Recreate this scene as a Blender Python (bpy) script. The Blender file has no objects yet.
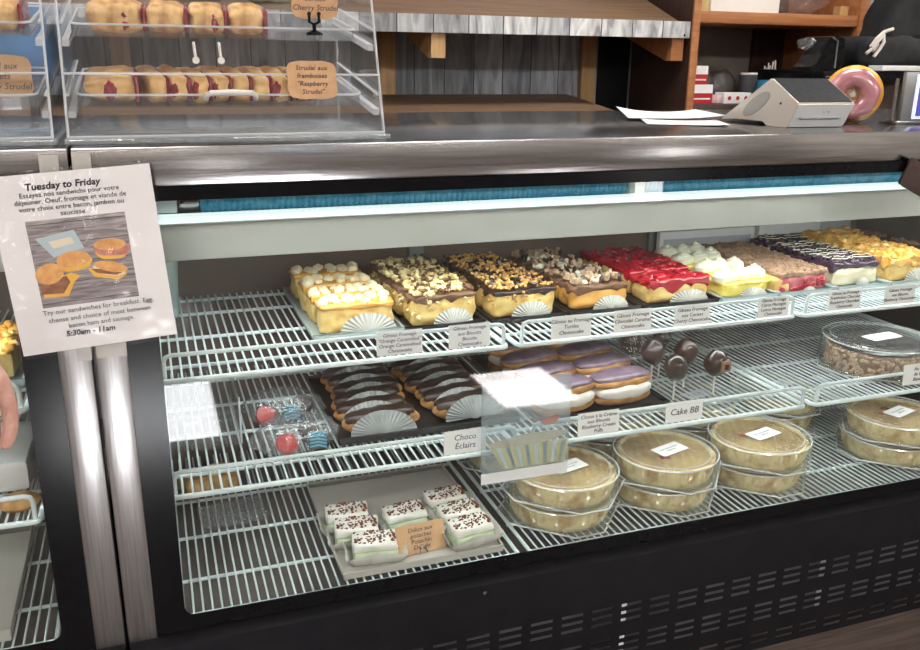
import bpy, bmesh, math, random
from mathutils import Vector, Matrix, noise
random.seed(7)
S = bpy.context.scene
COL = S.collection
PI = math.pi
R = math.radians
U = random.uniform

# ------------------------------------------------------------------ materials
def newmat(name):
    m = bpy.data.materials.new(name); m.use_nodes = True
    nt = m.node_tree
    return m, nt, nt.nodes['Principled BSDF']

def nd(nt, t, **k):
    n = nt.nodes.new(t)
    for a, b in k.items(): setattr(n, a, b)
    return n

def mat(name, c, rough=.5, metal=0, c2=None, scale=30, stretch=(1,1,1), bump=0, bscale=None, coat=0, sss=0, emit=None, estr=0, mid=(.35,.65), spec=None, detail=3):
    m, nt, p = newmat(name)
    p.inputs['Base Color'].default_value = (*c, 1)
    p.inputs['Roughness'].default_value = rough
    p.inputs['Metallic'].default_value = metal
    if coat: p.inputs['Coat Weight'].default_value = coat; p.inputs['Coat Roughness'].default_value = .08
    if spec is not None: p.inputs['Specular IOR Level'].default_value = spec
    if sss:
        p.inputs['Subsurface Weight'].default_value = sss
        p.inputs['Subsurface Radius'].default_value = (.01,.006,.004)
    if emit: p.inputs['Emission Color'].default_value = (*emit,1); p.inputs['Emission Strength'].default_value = estr
    if c2 or bump:
        tc = nd(nt,'ShaderNodeTexCoord'); mp = nd(nt,'ShaderNodeMapping'); mp.inputs['Scale'].default_value = stretch
        nt.links.new(tc.outputs['Object'], mp.inputs['Vector'])
        n = nd(nt,'ShaderNodeTexNoise'); n.inputs['Scale'].default_value = scale; n.inputs['Detail'].default_value = detail
        nt.links.new(mp.outputs[0], n.inputs['Vector'])
        if c2:
            r = nd(nt,'ShaderNodeValToRGB'); e = r.color_ramp.elements
            e[0].position, e[1].position = mid; e[0].color = (*c,1); e[1].color = (*c2,1)
            nt.links.new(n.outputs['Fac'], r.inputs[0]); nt.links.new(r.outputs[0], p.inputs['Base Color'])
        if bump:
            if bscale:
                n2 = nd(nt,'ShaderNodeTexNoise'); n2.inputs['Scale'].default_value = bscale; n2.inputs['Detail'].default_value = 4
                nt.links.new(mp.outputs[0], n2.inputs['Vector']); n = n2
            b = nd(nt,'ShaderNodeBump'); b.inputs['Strength'].default_value = bump; b.inputs['Distance'].default_value = .004
            nt.links.new(n.outputs['Fac'], b.inputs['Height']); nt.links.new(b.outputs[0], p.inputs['Normal'])
    return m

def clear(name, tint=(1,1,1), f0=.045, rough=.02, haze=0., hazec=(.9,.95,1), gain=1.0, bump=0, bscale=40):
    """thin clear sheet: see-through, with a grazing-angle gloss"""
    m = bpy.data.materials.new(name); m.use_nodes = True; nt = m.node_tree; nt.nodes.clear()
    out = nd(nt,'ShaderNodeOutputMaterial'); tr = nd(nt,'ShaderNodeBsdfTransparent'); gl = nd(nt,'ShaderNodeBsdfGlossy')
    tr.inputs[0].default_value = (*tint,1); gl.inputs['Roughness'].default_value = rough
    lw = nd(nt,'ShaderNodeLayerWeight'); lw.inputs['Blend'].default_value = .5
    pw = nd(nt,'ShaderNodeMath', operation='POWER'); pw.inputs[1].default_value = 5
    ma = nd(nt,'ShaderNodeMath', operation='MULTIPLY_ADD', use_clamp=True); ma.inputs[1].default_value = .8*gain; ma.inputs[2].default_value = f0
    nt.links.new(lw.outputs['Facing'], pw.inputs[0]); nt.links.new(pw.outputs[0], ma.inputs[0])
    mx = nd(nt,'ShaderNodeMixShader'); nt.links.new(ma.outputs[0], mx.inputs[0])
    nt.links.new(tr.outputs[0], mx.inputs[1]); nt.links.new(gl.outputs[0], mx.inputs[2])
    if bump:
        tc = nd(nt,'ShaderNodeTexCoord'); n = nd(nt,'ShaderNodeTexNoise'); n.inputs['Scale'].default_value = bscale
        b = nd(nt,'ShaderNodeBump'); b.inputs['Strength'].default_value = bump; b.inputs['Distance'].default_value = .01
        nt.links.new(tc.outputs['Object'], n.inputs['Vector']); nt.links.new(n.outputs['Fac'], b.inputs['Height'])
        nt.links.new(b.outputs[0], gl.inputs['Normal']); nt.links.new(b.outputs[0], lw.inputs['Normal'])
    last = mx
    if haze:
        df = nd(nt,'ShaderNodeBsdfDiffuse'); df.inputs[0].default_value = (*hazec,1)
        m2 = nd(nt,'ShaderNodeMixShader'); m2.inputs[0].default_value = haze
        nt.links.new(mx.outputs[0], m2.inputs[1]); nt.links.new(df.outputs[0], m2.inputs[2]); last = m2
    nt.links.new(last.outputs[0], out.inputs[0])
    return m

def plankmat(name, w, cols, axis='X', rough=.6, grain=(18,18,1.2), bump=.25):
    """boards of width w side by side along AXIS, each its own tone"""
    m, nt, p = newmat(name)
    tc = nd(nt,'ShaderNodeTexCoord'); sx = nd(nt,'ShaderNodeSeparateXYZ'); nt.links.new(tc.outputs['Object'], sx.inputs[0])
    dv = nd(nt,'ShaderNodeMath', operation='DIVIDE'); dv.inputs[1].default_value = w
    nt.links.new(sx.outputs[axis], dv.inputs[0])
    fl = nd(nt,'ShaderNodeMath', operation='FLOOR'); nt.links.new(dv.outputs[0], fl.inputs[0])
    wn = nd(nt,'ShaderNodeTexWhiteNoise', noise_dimensions='1D'); nt.links.new(fl.outputs[0], wn.inputs['W'])
    r = nd(nt,'ShaderNodeValToRGB'); e = r.color_ramp.elements
    e[0].color = (*cols[0],1); e[1].color = (*cols[-1],1)
    for k, c in enumerate(cols[1:-1]):
        x = e.new((k+1)/(len(cols)-1)); x.color = (*c,1)
    nt.links.new(wn.outputs['Value'], r.inputs[0])
    mp = nd(nt,'ShaderNodeMapping'); mp.inputs['Scale'].default_value = grain; nt.links.new(tc.outputs['Object'], mp.inputs['Vector'])
    ad = nd(nt,'ShaderNodeVectorMath', operation='ADD'); nt.links.new(mp.outputs[0], ad.inputs[0]); nt.links.new(wn.outputs['Color'], ad.inputs[1])
    n = nd(nt,'ShaderNodeTexNoise'); n.inputs['Scale'].default_value = 3.5; n.inputs['Detail'].default_value = 6; n.inputs['Distortion'].default_value = 1.0
    nt.links.new(ad.outputs[0], n.inputs['Vector'])
    r2 = nd(nt,'ShaderNodeValToRGB'); e = r2.color_ramp.elements
    e[0].position = .3; e[0].color = (.35,.35,.37,1); e[1].position = .7; e[1].color = (1.25,1.25,1.25,1)
    nt.links.new(n.outputs['Fac'], r2.inputs[0])
    mx = nd(nt,'ShaderNodeMix', data_type='RGBA', blend_type='MULTIPLY'); mx.inputs[0].default_value = 1
    nt.links.new(r.outputs[0], mx.inputs[6]); nt.links.new(r2.outputs[0], mx.inputs[7])
    fr = nd(nt,'ShaderNodeMath', operation='FRACT'); nt.links.new(dv.outputs[0], fr.inputs[0])
    gt = nd(nt,'ShaderNodeMath', operation='GREATER_THAN'); gt.inputs[1].default_value = .03; nt.links.new(fr.outputs[0], gt.inputs[0])
    m3 = nd(nt,'ShaderNodeMix', data_type='RGBA'); nt.links.new(gt.outputs[0], m3.inputs[0])
    m3.inputs[6].default_value = (.03,.03,.03,1); nt.links.new(mx.outputs[2], m3.inputs[7])
    nt.links.new(m3.outputs[2], p.inputs['Base Color']); p.inputs['Roughness'].default_value = rough
    b = nd(nt,'ShaderNodeBump'); b.inputs['Strength'].default_value = bump; b.inputs['Distance'].default_value = .004
    nt.links.new(n.outputs['Fac'], b.inputs['Height']); nt.links.new(b.outputs[0], p.inputs['Normal'])
    return m

STEEL = mat('brushed_steel', (.31,.305,.305), .2, 1, c2=(.41,.40,.40), scale=6, stretch=(1,8,30), bump=.05, bscale=9)
STEELV = mat('brushed_steel_upright', (.33,.32,.315), .3, 1, c2=(.45,.44,.435), scale=6, stretch=(30,8,1.2), bump=.05, bscale=8)
BLACK = mat('black_enamel', (.004,.004,.005), .2, c2=(.006,.006,.007), scale=50, spec=.14)
BLACKP = mat('black_panel', (.006,.006,.008), .42, c2=(.009,.009,.011), scale=20, bump=.03, spec=.22)
BASEG = mat('galvanised_base', (.05,.052,.055), .4, c2=(.16,.165,.17), scale=4)
DARK = mat('dark_cavity', (.02,.019,.018), .8)
WIRE = mat('white_coated_wire', (.68,.77,.79), .3, c2=(.78,.86,.87), scale=25)
GLASS = clear('front_glass', (.965,.985,.98), .045, .0)
ACRY = clear('clear_acrylic', (.985,.99,.992), .04, .02, haze=.010)
PLINTH = clear('acrylic_plinth', (.93,.95,.96), .10, .06, haze=.22)
EDGE = clear('acrylic_edge', (.92,.95,.97), .16, .1, haze=.46, hazec=(.95,.97,1))
PLAS = clear('clear_clamshell', (.955,.97,.96), .07, .06, haze=.05)
PLASR = clear('clamshell_rib_glint', (.9,.93,.92), .25, .08, haze=.55, hazec=(1,1,1))  # white haze puts the lamp glints of the ribs into the colour
FILM = clear('plastic_bag_film', (.97,.97,.98),   .09, .08, haze=.045, bump=.8, bscale=55)
LAMIN = clear('laminate_film', (1,1,1), .05, .12, bump=.5, bscale=20)
CANOPY = mat('canopy_enamel', (.60,.64,.60), .35, c2=(.66,.69,.66), scale=8)
LAMP = mat('lamp_diffuser', (.9,.95,.95), .4, emit=(.86,1,.99), estr=1.0)
COILM = mat('blue_ribbed_plastic', (.035,.30,.48), .22, c2=(.12,.46,.62), scale=60, coat=.5)
WALLBR = mat('tinted_sliding_door', (.17,.125,.105), .12, c2=(.21,.16,.14), scale=3)
GREYFR = mat('grey_door_frame', (.25,.26,.27), .35, .6)
PAN = mat('stained_pan', (.16,.145,.13), .4, .3, c2=(.24,.21,.19), scale=7)
TEAL = clear('frosted_tumbler', (.80,.88,.87), .06, .15, haze=.32, hazec=(.7,.82,.82))
WPAPER = mat('white_paper', (.80,.79,.80), .6, c2=(.84,.83,.84), scale=15)
CARD = mat('card_stock', (.86,.85,.84), .6, c2=(.89,.88,.87), scale=30)
KRAFT = mat('kraft_card', (.56,.33,.17), .7, c2=(.62,.38,.21), scale=60)
INK = mat('black_ink', (.025,.025,.035), .6)
INKB = mat('blue_black_ink', (.06,.06,.16), .6)
LINER = mat('pleated_paper', (.44,.42,.38), .7, c2=(.54,.52,.48), scale=30)
LINERG = mat('grey_pleated_paper', (.24,.25,.25), .7, c2=(.32,.33,.33), scale=30)
CREAM = mat('cheesecake', (.58,.28,.05), .55, c2=(.82,.60,.23), scale=32, mid=(.3,.58), bump=.3, sss=.1)
LEMON = mat('lemon_cake', (.80,.60,.06), .5, c2=(.86,.72,.22), scale=35, bump=.3, sss=.1)
PALEC = mat('pale_cheesecake', (.72,.62,.42), .55, c2=(.80,.72,.55), scale=40, bump=.3)
RASPC = mat('raspberry_cake', (.42,.03,.08), .4, c2=(.60,.20,.22), scale=45, bump=.4)
WHIP = mat('whipped_cream', (.80,.62,.36), .5, c2=(.86,.76,.54), scale=30, sss=.1)
MERI = mat('meringue', (.72,.69,.50), .45, c2=(.80,.78,.64), scale=30, sss=.1)
CARAM = mat('caramel_glaze', (.72,.33,.06), .2, c2=(.82,.45,.12), scale=30, coat=.4)
CHOC = mat('dark_chocolate', (.025,.013,.010), .28, c2=(.045,.022,.016), scale=40, bump=.2, coat=.3)
CHOCM = mat('milk_chocolate', (.11,.05,.025), .45, c2=(.20,.10,.055), scale=60, bump=.4)
WALN = mat('walnut_pieces', (.50,.32,.11), .6, c2=(.82,.68,.36), scale=55, mid=(.3,.6), bump=.4)
PECAN = mat('pecan_pieces', (.30,.11,.025), .5, c2=(.70,.42,.14), scale=60, mid=(.3,.6), bump=.4)
TOFF = mat('toffee_chunks', (.26,.14,.075), .5, c2=(.52,.36,.24), scale=50, mid=(.3,.6), bump=.3)
CHERRY = mat('cherry_glaze', (.30,.006,.018), .12, c2=(.42,.02,.03), scale=45, bump=.5, coat=.6)
BLUEB = mat('blueberry_glaze', (.035,.018,.035), .15, c2=(.08,.04,.07), scale=50, bump=.4, coat=.6)
APPLE = mat('apple_glaze', (.66,.30,.045), .2, c2=(.80,.50,.14), scale=32, bump=.5, coat=.5)
CRUMB = mat('cocoa_crumb', (.25,.14,.085), .8, c2=(.40,.25,.16), scale=90, bump=.6)
CHOUX = mat('choux_pastry', (.34,.14,.035), .6, c2=(.58,.31,.10), scale=45, bump=.5)
LILAC = mat('lilac_glaze', (.15,.095,.14), .3, c2=(.26,.185,.235), scale=35, bump=.3, coat=.3)
FILLW = mat('white_filling', (.70,.64,.58), .5, c2=(.78,.73,.68), scale=40, bump=.4)
PISTG = mat('pistachio_layer', (.50,.62,.38), .6, c2=(.62,.72,.52), scale=50, bump=.2)
PISTW = mat('pistachio_cream', (.78,.76,.68), .5, c2=(.84,.83,.78), scale=40, bump=.3)
COCOA = mat('red_brown_crumbs', (.13,.03,.018), .7, c2=(.24,.08,.04), scale=80)
PUFF = mat('flaky_pastry', (.46,.21,.06), .5, c2=(.80,.52,.22), scale=30, mid=(.3,.6), bump=.6, stretch=(2,1,1))
PUFFG = mat('glazed_pastry', (.42,.17,.045), .35, c2=(.80,.50,.19), scale=28, mid=(.3,.62), bump=.5, stretch=(1,2,1), coat=.2)
BERRY = mat('berry_filling', (.22,.008,.025), .25, c2=(.36,.03,.05), scale=60, bump=.4, coat=.4)
PIE = mat('pie_crust', (.50,.29,.09), .6, c2=(.86,.70,.36), scale=34, mid=(.32,.56), bump=.5)
PIEF = mat('golden_pie_top', (.26,.14,.045), .45, c2=(.54,.37,.15), scale=14, mid=(.3,.6), bump=.2)
ALMOND = mat('almond_crumbs', (.50,.30,.18), .6, c2=(.68,.48,.33), scale=70, bump=.4)
TRAYG = clear('silver_tray', (.8,.8,.8), .1, .2, haze=.72, hazec=(.66,.62,.56))
TRAYT = clear('pale_tray', (.85,.9,.9), .08, .1, haze=.5, hazec=(.62,.70,.70))
TRAYB = mat('black_tray', (.012,.012,.013), .3)
STICK = mat('white_stick', (.7,.67,.62), .5)
REDC = mat('red_icing', (.48,.02,.018), .3, coat=.4)
BLUEC = mat('blue_icing', (.08,.36,.50), .3, c2=(.12,.45,.6), scale=30, coat=.4)
GREYPL = plankmat('grey_planks', .122, [(.42,.45,.51),(.22,.24,.28),(.56,.59,.65),(.16,.175,.20),(.48,.51,.57),(.62,.65,.71)], grain=(7,7,.9))
PALEPL = plankmat('pale_grey_planks', .125, [(.66,.67,.68),(.13,.13,.14),(.54,.55,.56),(.74,.74,.73),(.40,.41,.42),(.60,.60,.61)], grain=(8,8,2))
WOODB = mat('brown_wood_board', (.16,.092,.052), .5, c2=(.23,.14,.082), scale=5, stretch=(1,12,8), detail=6)
WOODL = mat('light_pine', (.46,.26,.11), .5, c2=(.58,.36,.17), scale=5, stretch=(14,14,1), detail=6)
WOODO = mat('orange_wood', (.33,.12,.038), .4, c2=(.44,.18,.07), scale=5, stretch=(1,12,10), detail=6)
WOODD = mat('dark_wood_panel', (.035,.017,.013), .45, c2=(.06,.03,.022), scale=5, stretch=(12,12,1), detail=6)
WOODG = mat('worn_back_board', (.17,.135,.11), .6, c2=(.27,.225,.19), scale=4, detail=6)
FLOORM = plankmat('dark_floor_planks', .15, [(.15,.112,.095),(.105,.078,.066),(.18,.137,.115),(.125,.092,.078)], axis='Y', grain=(1.2,18,18), rough=.4)
WALLP = mat('beige_paint', (.44,.41,.38), .7, c2=(.48,.45,.42), scale=3)
WALLF = mat('grey_brown_paint', (.20,.18,.165), .7, c2=(.24,.215,.20), scale=3)
CEILM = mat('ceiling_tile', (.7,.7,.69), .8, c2=(.75,.75,.74), scale=40)
SKIN = mat('skin', (.50,.27,.22), .5, c2=(.62,.37,.31), scale=45, bump=.6, bscale=220, sss=.15)
WHPL = mat('white_plastic', (.75,.73,.70), .35, c2=(.78,.76,.73), scale=10)
SCRN = mat('black_screen', (.012,.014,.017), .45, spec=.15, c2=(.026,.028,.033), scale=90)
DONP = mat('pink_icing', (.50,.19,.23), .15, c2=(.58,.26,.29), scale=40, coat=.8)
DONO = mat('orange_dough', (.75,.34,.02), .35, c2=(.82,.42,.05), scale=25)
CLOTH = mat('black_cloth', (.005,.005,.006), .85, c2=(.010,.010,.012), scale=40, bump=.4)
CORDW = mat('white_cord', (.62,.57,.52), .7)
BLUECL = mat('blue_cloth', (.025,.10,.25), .7, c2=(.05,.17,.36), scale=9, bump=.3)
REDB = mat('red_card', (.50,.025,.025), .5)
BLUEB2 = mat('blue_card', (.06,.33,.56), .5)
LEATH = mat('dark_brown_leather', (.035,.018,.014), .45, c2=(.055,.03,.024), scale=90, bump=.3)

# ------------------------------------------------------------------ shapes
def BM(): return bmesh.new()

def box(bm, x0, x1, y0, y1, z0, z1, bev=0):
    r = bmesh.ops.create_cube(bm, size=1)
    vs = r['verts']
    for v in vs:
        v.co = Vector((x0+(v.co.x+.5)*(x1-x0), y0+(v.co.y+.5)*(y1-y0), z0+(v.co.z+.5)*(z1-z0)))
    if bev:
        es = list({e for v in vs for e in v.link_edges})
        bmesh.ops.bevel(bm, geom=es, offset=bev, segments=2, affect='EDGES', profile=.5)

def rbox(bm, c, h, r=.008, cuts=5, amp=.0, freq=40, seed=0, fn=None):
    """rounded, noisy block: centre c, half sizes h"""
    n = cuts+1; vm = {}
    r = min(r, *h)
    def V(ix, iy, iz):
        k = (ix, iy, iz)
        if k in vm: return vm[k]
        p = Vector(((2*ix/n-1)*h[0], (2*iy/n-1)*h[1], (2*iz/n-1)*h[2]))
        q = Vector([max(-h[i]+r, min(h[i]-r, p[i])) for i in range(3)])
        d = p-q
        if d.length > r: p = q + d.normalized()*r
        if amp:
            m = p.normalized() if p.length else Vector((0,0,1))
            p = p + m*amp*noise.noise(p*freq + Vector((seed*3.1, seed*1.7, seed)))
        if fn: p = fn(p)
        vm[k] = bm.verts.new(p + Vector(c)); return vm[k]
    for ax in range(3):
        for e in (0, n):
            for i in range(n):
                for j in range(n):
                    q = []
                    for di, dj in ((0,0),(1,0),(1,1),(0,1)):
                        k = [0,0,0]; k[ax] = e; k[(ax+1) % 3] = i+di; k[(ax+2) % 3] = j+dj; q.append(V(*k))
                    bm.faces.new(q)

def lump(bm, c, r, sub=2, amp=.12, freq=1.6, seed=0, rot=None):
    q = bmesh.ops.create_icosphere(bm, subdivisions=sub, radius=1)
    if not hasattr(r, '__len__'): r = (r, r, r)
    for v in q['verts']:
        p = v.co.copy()
        p *= 1 + amp*noise.noise(p*freq + Vector((seed*2.3, seed*.7, -seed)))*2
        p = Vector((p.x*r[0], p.y*r[1], p.z*r[2]))
        if rot: p = rot @ p
        v.co = p + Vector(c)

def tube(bm, pts, r, n=8, closed=False, caps=True):
    pts = [Vector(p) for p in pts]; N = len(pts)
    rad = r if hasattr(r, '__len__') else [r]*N
    T = []
    for i in range(N):
        a = pts[(i-1) % N] if (closed or i > 0) else pts[i]
        b = pts[(i+1) % N] if (closed or i < N-1) else pts[i]
        T.append((b-a).normalized())
    up = Vector((0,0,1)) if abs(T[0].z) < .9 else Vector((1,0,0))
    u = T[0].cross(up).normalized(); rings = []
    for i in range(N):
        u = (u - T[i]*u.dot(T[i])).normalized(); w = T[i].cross(u)
        rings.append([bm.verts.new(pts[i] + (u*math.cos(2*PI*k/n) + w*math.sin(2*PI*k/n))*rad[i]) for k in range(n)])
    for i in range(N if closed else N-1):
        a, b = rings[i], rings[(i+1) % N]
        for k in range(n): bm.faces.new((a[k], a[(k+1) % n], b[(k+1) % n], b[k]))
    if caps and not closed:
        bm.faces.new(rings[0][::-1]); bm.faces.new(rings[-1])

def lathe(bm, prof, n=48, c=(0,0,0), rf=None, axis='Z', close=True):
    rings = []
    for i, (r, z) in enumerate(prof):
        ring = []
        for k in range(n):
            t = 2*PI*k/n; q = r*(rf(t, i) if rf else 1)
            p = (q*math.cos(t), q*math.sin(t), z) if axis == 'Z' else (z, q*math.cos(t), q*math.sin(t)) if axis == 'X' else (q*math.cos(t), z, q*math.sin(t))
            ring.append(bm.verts.new(Vector(p)+Vector(c)))
        rings.append(ring)
    for a, b in zip(rings, rings[1:]):
        for k in range(n): bm.faces.new((a[k], a[(k+1) % n], b[(k+1) % n], b[k]))
    if close:
        if prof[0][0] > 1e-6: bm.faces.new(rings[0][::-1])
        if prof[-1][0] > 1e-6: bm.faces.new(rings[-1])

def prism(bm, poly, a0, a1, axis='Y'):
    """extrude a 2-D polygon: axis Y takes (x,z), X takes (y,z), Z takes (x,y)"""
    def P(p, a): return (p[0],a,p[1]) if axis == 'Y' else (a,p[0],p[1]) if axis == 'X' else (p[0],p[1],a)
    A = [bm.verts.new(P(p,a0)) for p in poly]; B = [bm.verts.new(P(p,a1)) for p in poly]; n = len(poly)
    for k in range(n): bm.faces.new((A[k], A[(k+1) % n], B[(k+1) % n], B[k]))
    bm.faces.new(A[::-1]); bm.faces.new(B)

def quad_slab(bm, q, t):
    """slab with corner points q (4) and thickness vector t"""
    A = [bm.verts.new(Vector(p)) for p in q]; B = [bm.verts.new(Vector(p)+Vector(t)) for p in q]
    for k in range(4): bm.faces.new((A[k], A[(k+1) % 4], B[(k+1) % 4], B[k]))
    bm.faces.new(A[::-1]); bm.faces.new(B)

def fan(bm, w, h, y, z0=0, n=30, tilt=.25, amp=.0014, cx=0, bulge=.006):
    """pleated half-oval paper standing on its flat side, facing -Y"""
    rows = 5; g = []
    for j in range(rows+1):
        f = j/rows; row = []
        for k in range(n+1):
            t = PI*k/n
            x = -math.cos(t)*w/2*(.12+.88*f); z = math.sin(t)*h*f
            yy = y + z*tilt + amp*f*(1 if k % 2 else -1) - bulge*(1-f)*math.sin(t)
            row.append(bm.verts.new((cx+x, yy, z0+z)))
        g.append(row)
    for a, b in zip(g, g[1:]):
        for k in range(n): bm.faces.new((a[k], a[k+1], b[k+1], b[k]))
    bm.faces.new(g[0][::-1])

def rrect(x0, x1, z0, z1, r, n=6):
    pts = []
    for cx, cz, a in ((x1-r,z1-r,0),(x0+r,z1-r,90),(x0+r,z0+r,180),(x1-r,z0+r,270)):
        for k in range(n+1):
            t = R(a+90*k/n); pts.append((cx+r*math.cos(t), cz+r*math.sin(t)))
    return pts

def ring_plate(bm, outer, inner, r, y0, y1):
    """rectangular plate (XZ) with a round-cornered opening, y0..y1 thick"""
    ip = rrect(*inner, r); op = []
    cx, cz = (inner[0]+inner[1])/2, (inner[2]+inner[3])/2
    n = 7
    for c in range(4):
        for k in range(n):
            x, z = ip[c*n+k]
            ex = outer[1] if c in (0,3) else outer[0]; ez = outer[3] if c in (0,1) else outer[2]
            m = (n-1)/2
            first_is_x = c in (0,2)            # corner 0 begins on the right side, 1 on the top ...
            if k == m: p = (ex, ez)
            elif (k < m) == first_is_x: p = (ex, z)
            else: p = (x, ez)
            op.append(p)
    L = len(ip); V = []
    for y in (y0, y1):
        V.append([bm.verts.new((p[0],y,p[1])) for p in ip]); V.append([bm.verts.new((p[0],y,p[1])) for p in op])
    for k in range(L):
        j = (k+1) % L
        bm.faces.new((V[0][k],V[0][j],V[1][j],V[1][k])); bm.faces.new((V[2][k],V[3][k],V[3][j],V[2][j]))
        bm.faces.new((V[0][k],V[2][k],V[2][j],V[0][j])); bm.faces.new((V[1][k],V[1][j],V[3][j],V[3][k]))

# ------------------------------------------------------------------ objects
def tag(o, label=None, cat=None, group=None, kind=None):
    if label: o['label'] = label
    if cat: o['category'] = cat
    if group: o['group'] = group
    if kind: o['kind'] = kind
    return o

def thing(name, label, cat, loc=(0,0,0), rot=(0,0,0), group=None):
    o = bpy.data.objects.new(name, None); COL.objects.link(o); o.empty_display_size = .02
    o.location = loc; o.rotation_euler = rot
    return tag(o, label, cat, group)

def ob(name, bm, m, parent=None, loc=None, rot=None, smooth=True, solid=0, off=None, world=False, label=None):
    """one mesh object out of a bmesh; world=True: the bmesh is in world coordinates"""
    if world and parent is not None: bmesh.ops.translate(bm, verts=bm.verts, vec=-Vector(parent.location))
    if off is not None: bmesh.ops.translate(bm, verts=bm.verts, vec=off)
    bmesh.ops.recalc_face_normals(bm, faces=bm.faces)
    me = bpy.data.meshes.new(name); bm.to_mesh(me); bm.free()
    ms = m if isinstance(m, (list, tuple)) else [m]
    for x in ms: me.materials.append(x)
    if smooth:
        for p in me.polygons: p.use_smooth = True
        try: me.set_sharp_from_angle(angle=R(38))
        except Exception: pass
    o = bpy.data.objects.new(name, me); COL.objects.link(o)
    if parent is not None: o.parent = parent
    if loc: o.location = loc
    if rot: o.rotation_euler = rot
    if solid:
        s = o.modifiers.new('thick','SOLIDIFY'); s.thickness = solid; s.offset = 0
    if label: o['label'] = label
    return o

def solo(name, bm, m, label, cat, loc=(0,0,0), rot=(0,0,0), group=None, world=False, **k):
    """a thing that is one mesh, origin at loc"""
    if world: bmesh.ops.translate(bm, verts=bm.verts, vec=-Vector(loc))
    o = ob(name, bm, m, None, loc, rot, **k)
    return tag(o, label, cat, group)

def struct(name, bm, m, **k):
    o = ob(name, bm, m, **k); o['kind'] = 'structure'; return o

def dup(root, loc=None, rot=None, label=None, group=None, scale=None):
    r = root.copy(); COL.objects.link(r)
    for ch in list(root.children):
        c = ch.copy(); COL.objects.link(c); c.parent = r
        for g in list(ch.children):
            d = g.copy(); COL.objects.link(d); d.parent = c
    if loc is not None: r.location = loc
    if rot is not None: r.rotation_euler = rot
    if scale is not None: r.scale = scale
    if label: r['label'] = label
    if group: r['group'] = group
    return r

def text(lines, size, m, parent, loc, rot=(PI/2,0,0), name='lettering', lead=1.12, align='CENTER', shear=.12, bold=0, space=1.0, depth=.0003):
    cu = bpy.data.curves.new('t','FONT'); cu.body = '\n'.join(lines); cu.size = size; cu.align_x = align; cu.align_y = 'CENTER'
    cu.shear = shear; cu.space_line = lead; cu.offset = bold; cu.space_character = space; cu.extrude = depth
    cu.resolution_u = 2
    o = bpy.data.objects.new('t', cu); COL.objects.link(o)
    dg = bpy.context.evaluated_depsgraph_get(); me = bpy.data.meshes.new_from_object(o.evaluated_get(dg))
    bpy.data.objects.remove(o); bpy.data.curves.remove(cu)
    me.name = name; me.materials.clear(); me.materials.append(m)
    q = bpy.data.objects.new(name, me); COL.objects.link(q); q.parent = parent; q.location = loc; q.rotation_euler = rot
    return q

# ------------------------------------------------------------------ camera
cam = bpy.data.objects.new('camera', bpy.data.cameras.new('camera')); COL.objects.link(cam); S.camera = cam
cam.data.sensor_width = 36; cam.data.lens = 36*866.07/920; cam.data.clip_start = .02
yaw, pit, rol = .344419, .297839, .0119027
f = Vector((math.sin(yaw)*math.cos(pit), math.cos(yaw)*math.cos(pit), -math.sin(pit)))
r0 = Vector((math.cos(yaw), -math.sin(yaw), 0)); u0 = r0.cross(f)
rr = r0*math.cos(rol)+u0*math.sin(rol); uu = u0*math.cos(rol)-r0*math.sin(rol)
M3 = Matrix((rr, uu, -f)).transposed()
cam.matrix_world = Matrix.Translation((.108,-1.4,1.325)) @ M3.to_4x4()

# ------------------------------------------------------------------ room
XL, XR, YF, YB, ZC = -2.6, 4.6, -3.5, 1.92, 2.7
b = BM(); box(b, XL, XR, YF, YB, -.1, 0); struct('floor', b, FLOORM)
b = BM(); box(b, XL, XR, YF, YB, ZC, ZC+.1); struct('ceiling', b, CEILM)
b = BM(); box(b, XL-.1, XL, YF, YB, 0, ZC); struct('wall_left', b, WALLP)
b = BM(); box(b, XR, XR+.1, YF, YB, 0, ZC); struct('wall_right', b, WALLP)
b = BM(); box(b, XL, XR, YB, YB+.1, 0, ZC); struct('wall_back', b, GREYPL)
# front wall (behind the viewer) with two high openings the sun comes through and two lower lit panes
OPEN = [(-.28,.27,1.55,2.27),(1.36,1.69,1.87,2.37)]
PANE = [(-.66,-.56,.45,1.15),(3.06,3.27,.45,1.15)]
xs = sorted({XL,XR,*[v for o in OPEN+PANE for v in o[:2]]}); zs = sorted({0,ZC,*[v for o in OPEN+PANE for v in o[2:]]})
b = BM()
for x0, x1 in zip(xs, xs[1:]):
    for z0, z1 in zip(zs, zs[1:]):
        xm, zm = (x0+x1)/2, (z0+z1)/2
        if any(o[0] < xm < o[1] and o[2] < zm < o[3] for o in OPEN+PANE): continue
        box(b, x0, x1, YF-.02, YF, z0, z1)
struct('wall_front', b, WALLF)
SKYP = mat('daylit_pane', (.8,.85,.9), .5, emit=(1,.97,.93), estr=9)
for i, o in enumerate(PANE):
    b = BM(); box(b, o[0], o[1], YF-.015, YF-.005, o[2], o[3]); struct('window_%d' % (i+1), b, SKYP)
CLR = clear('window_glass', (1,1,1), .02)
for i, o in enumerate(OPEN):
    b = BM(); box(b, o[0], o[1], YF-.012, YF-.008, o[2], o[3]); struct('window_%d' % (i+3), b, CLR)

Z1, Z2, Z3 = .778, .588, .362
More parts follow.
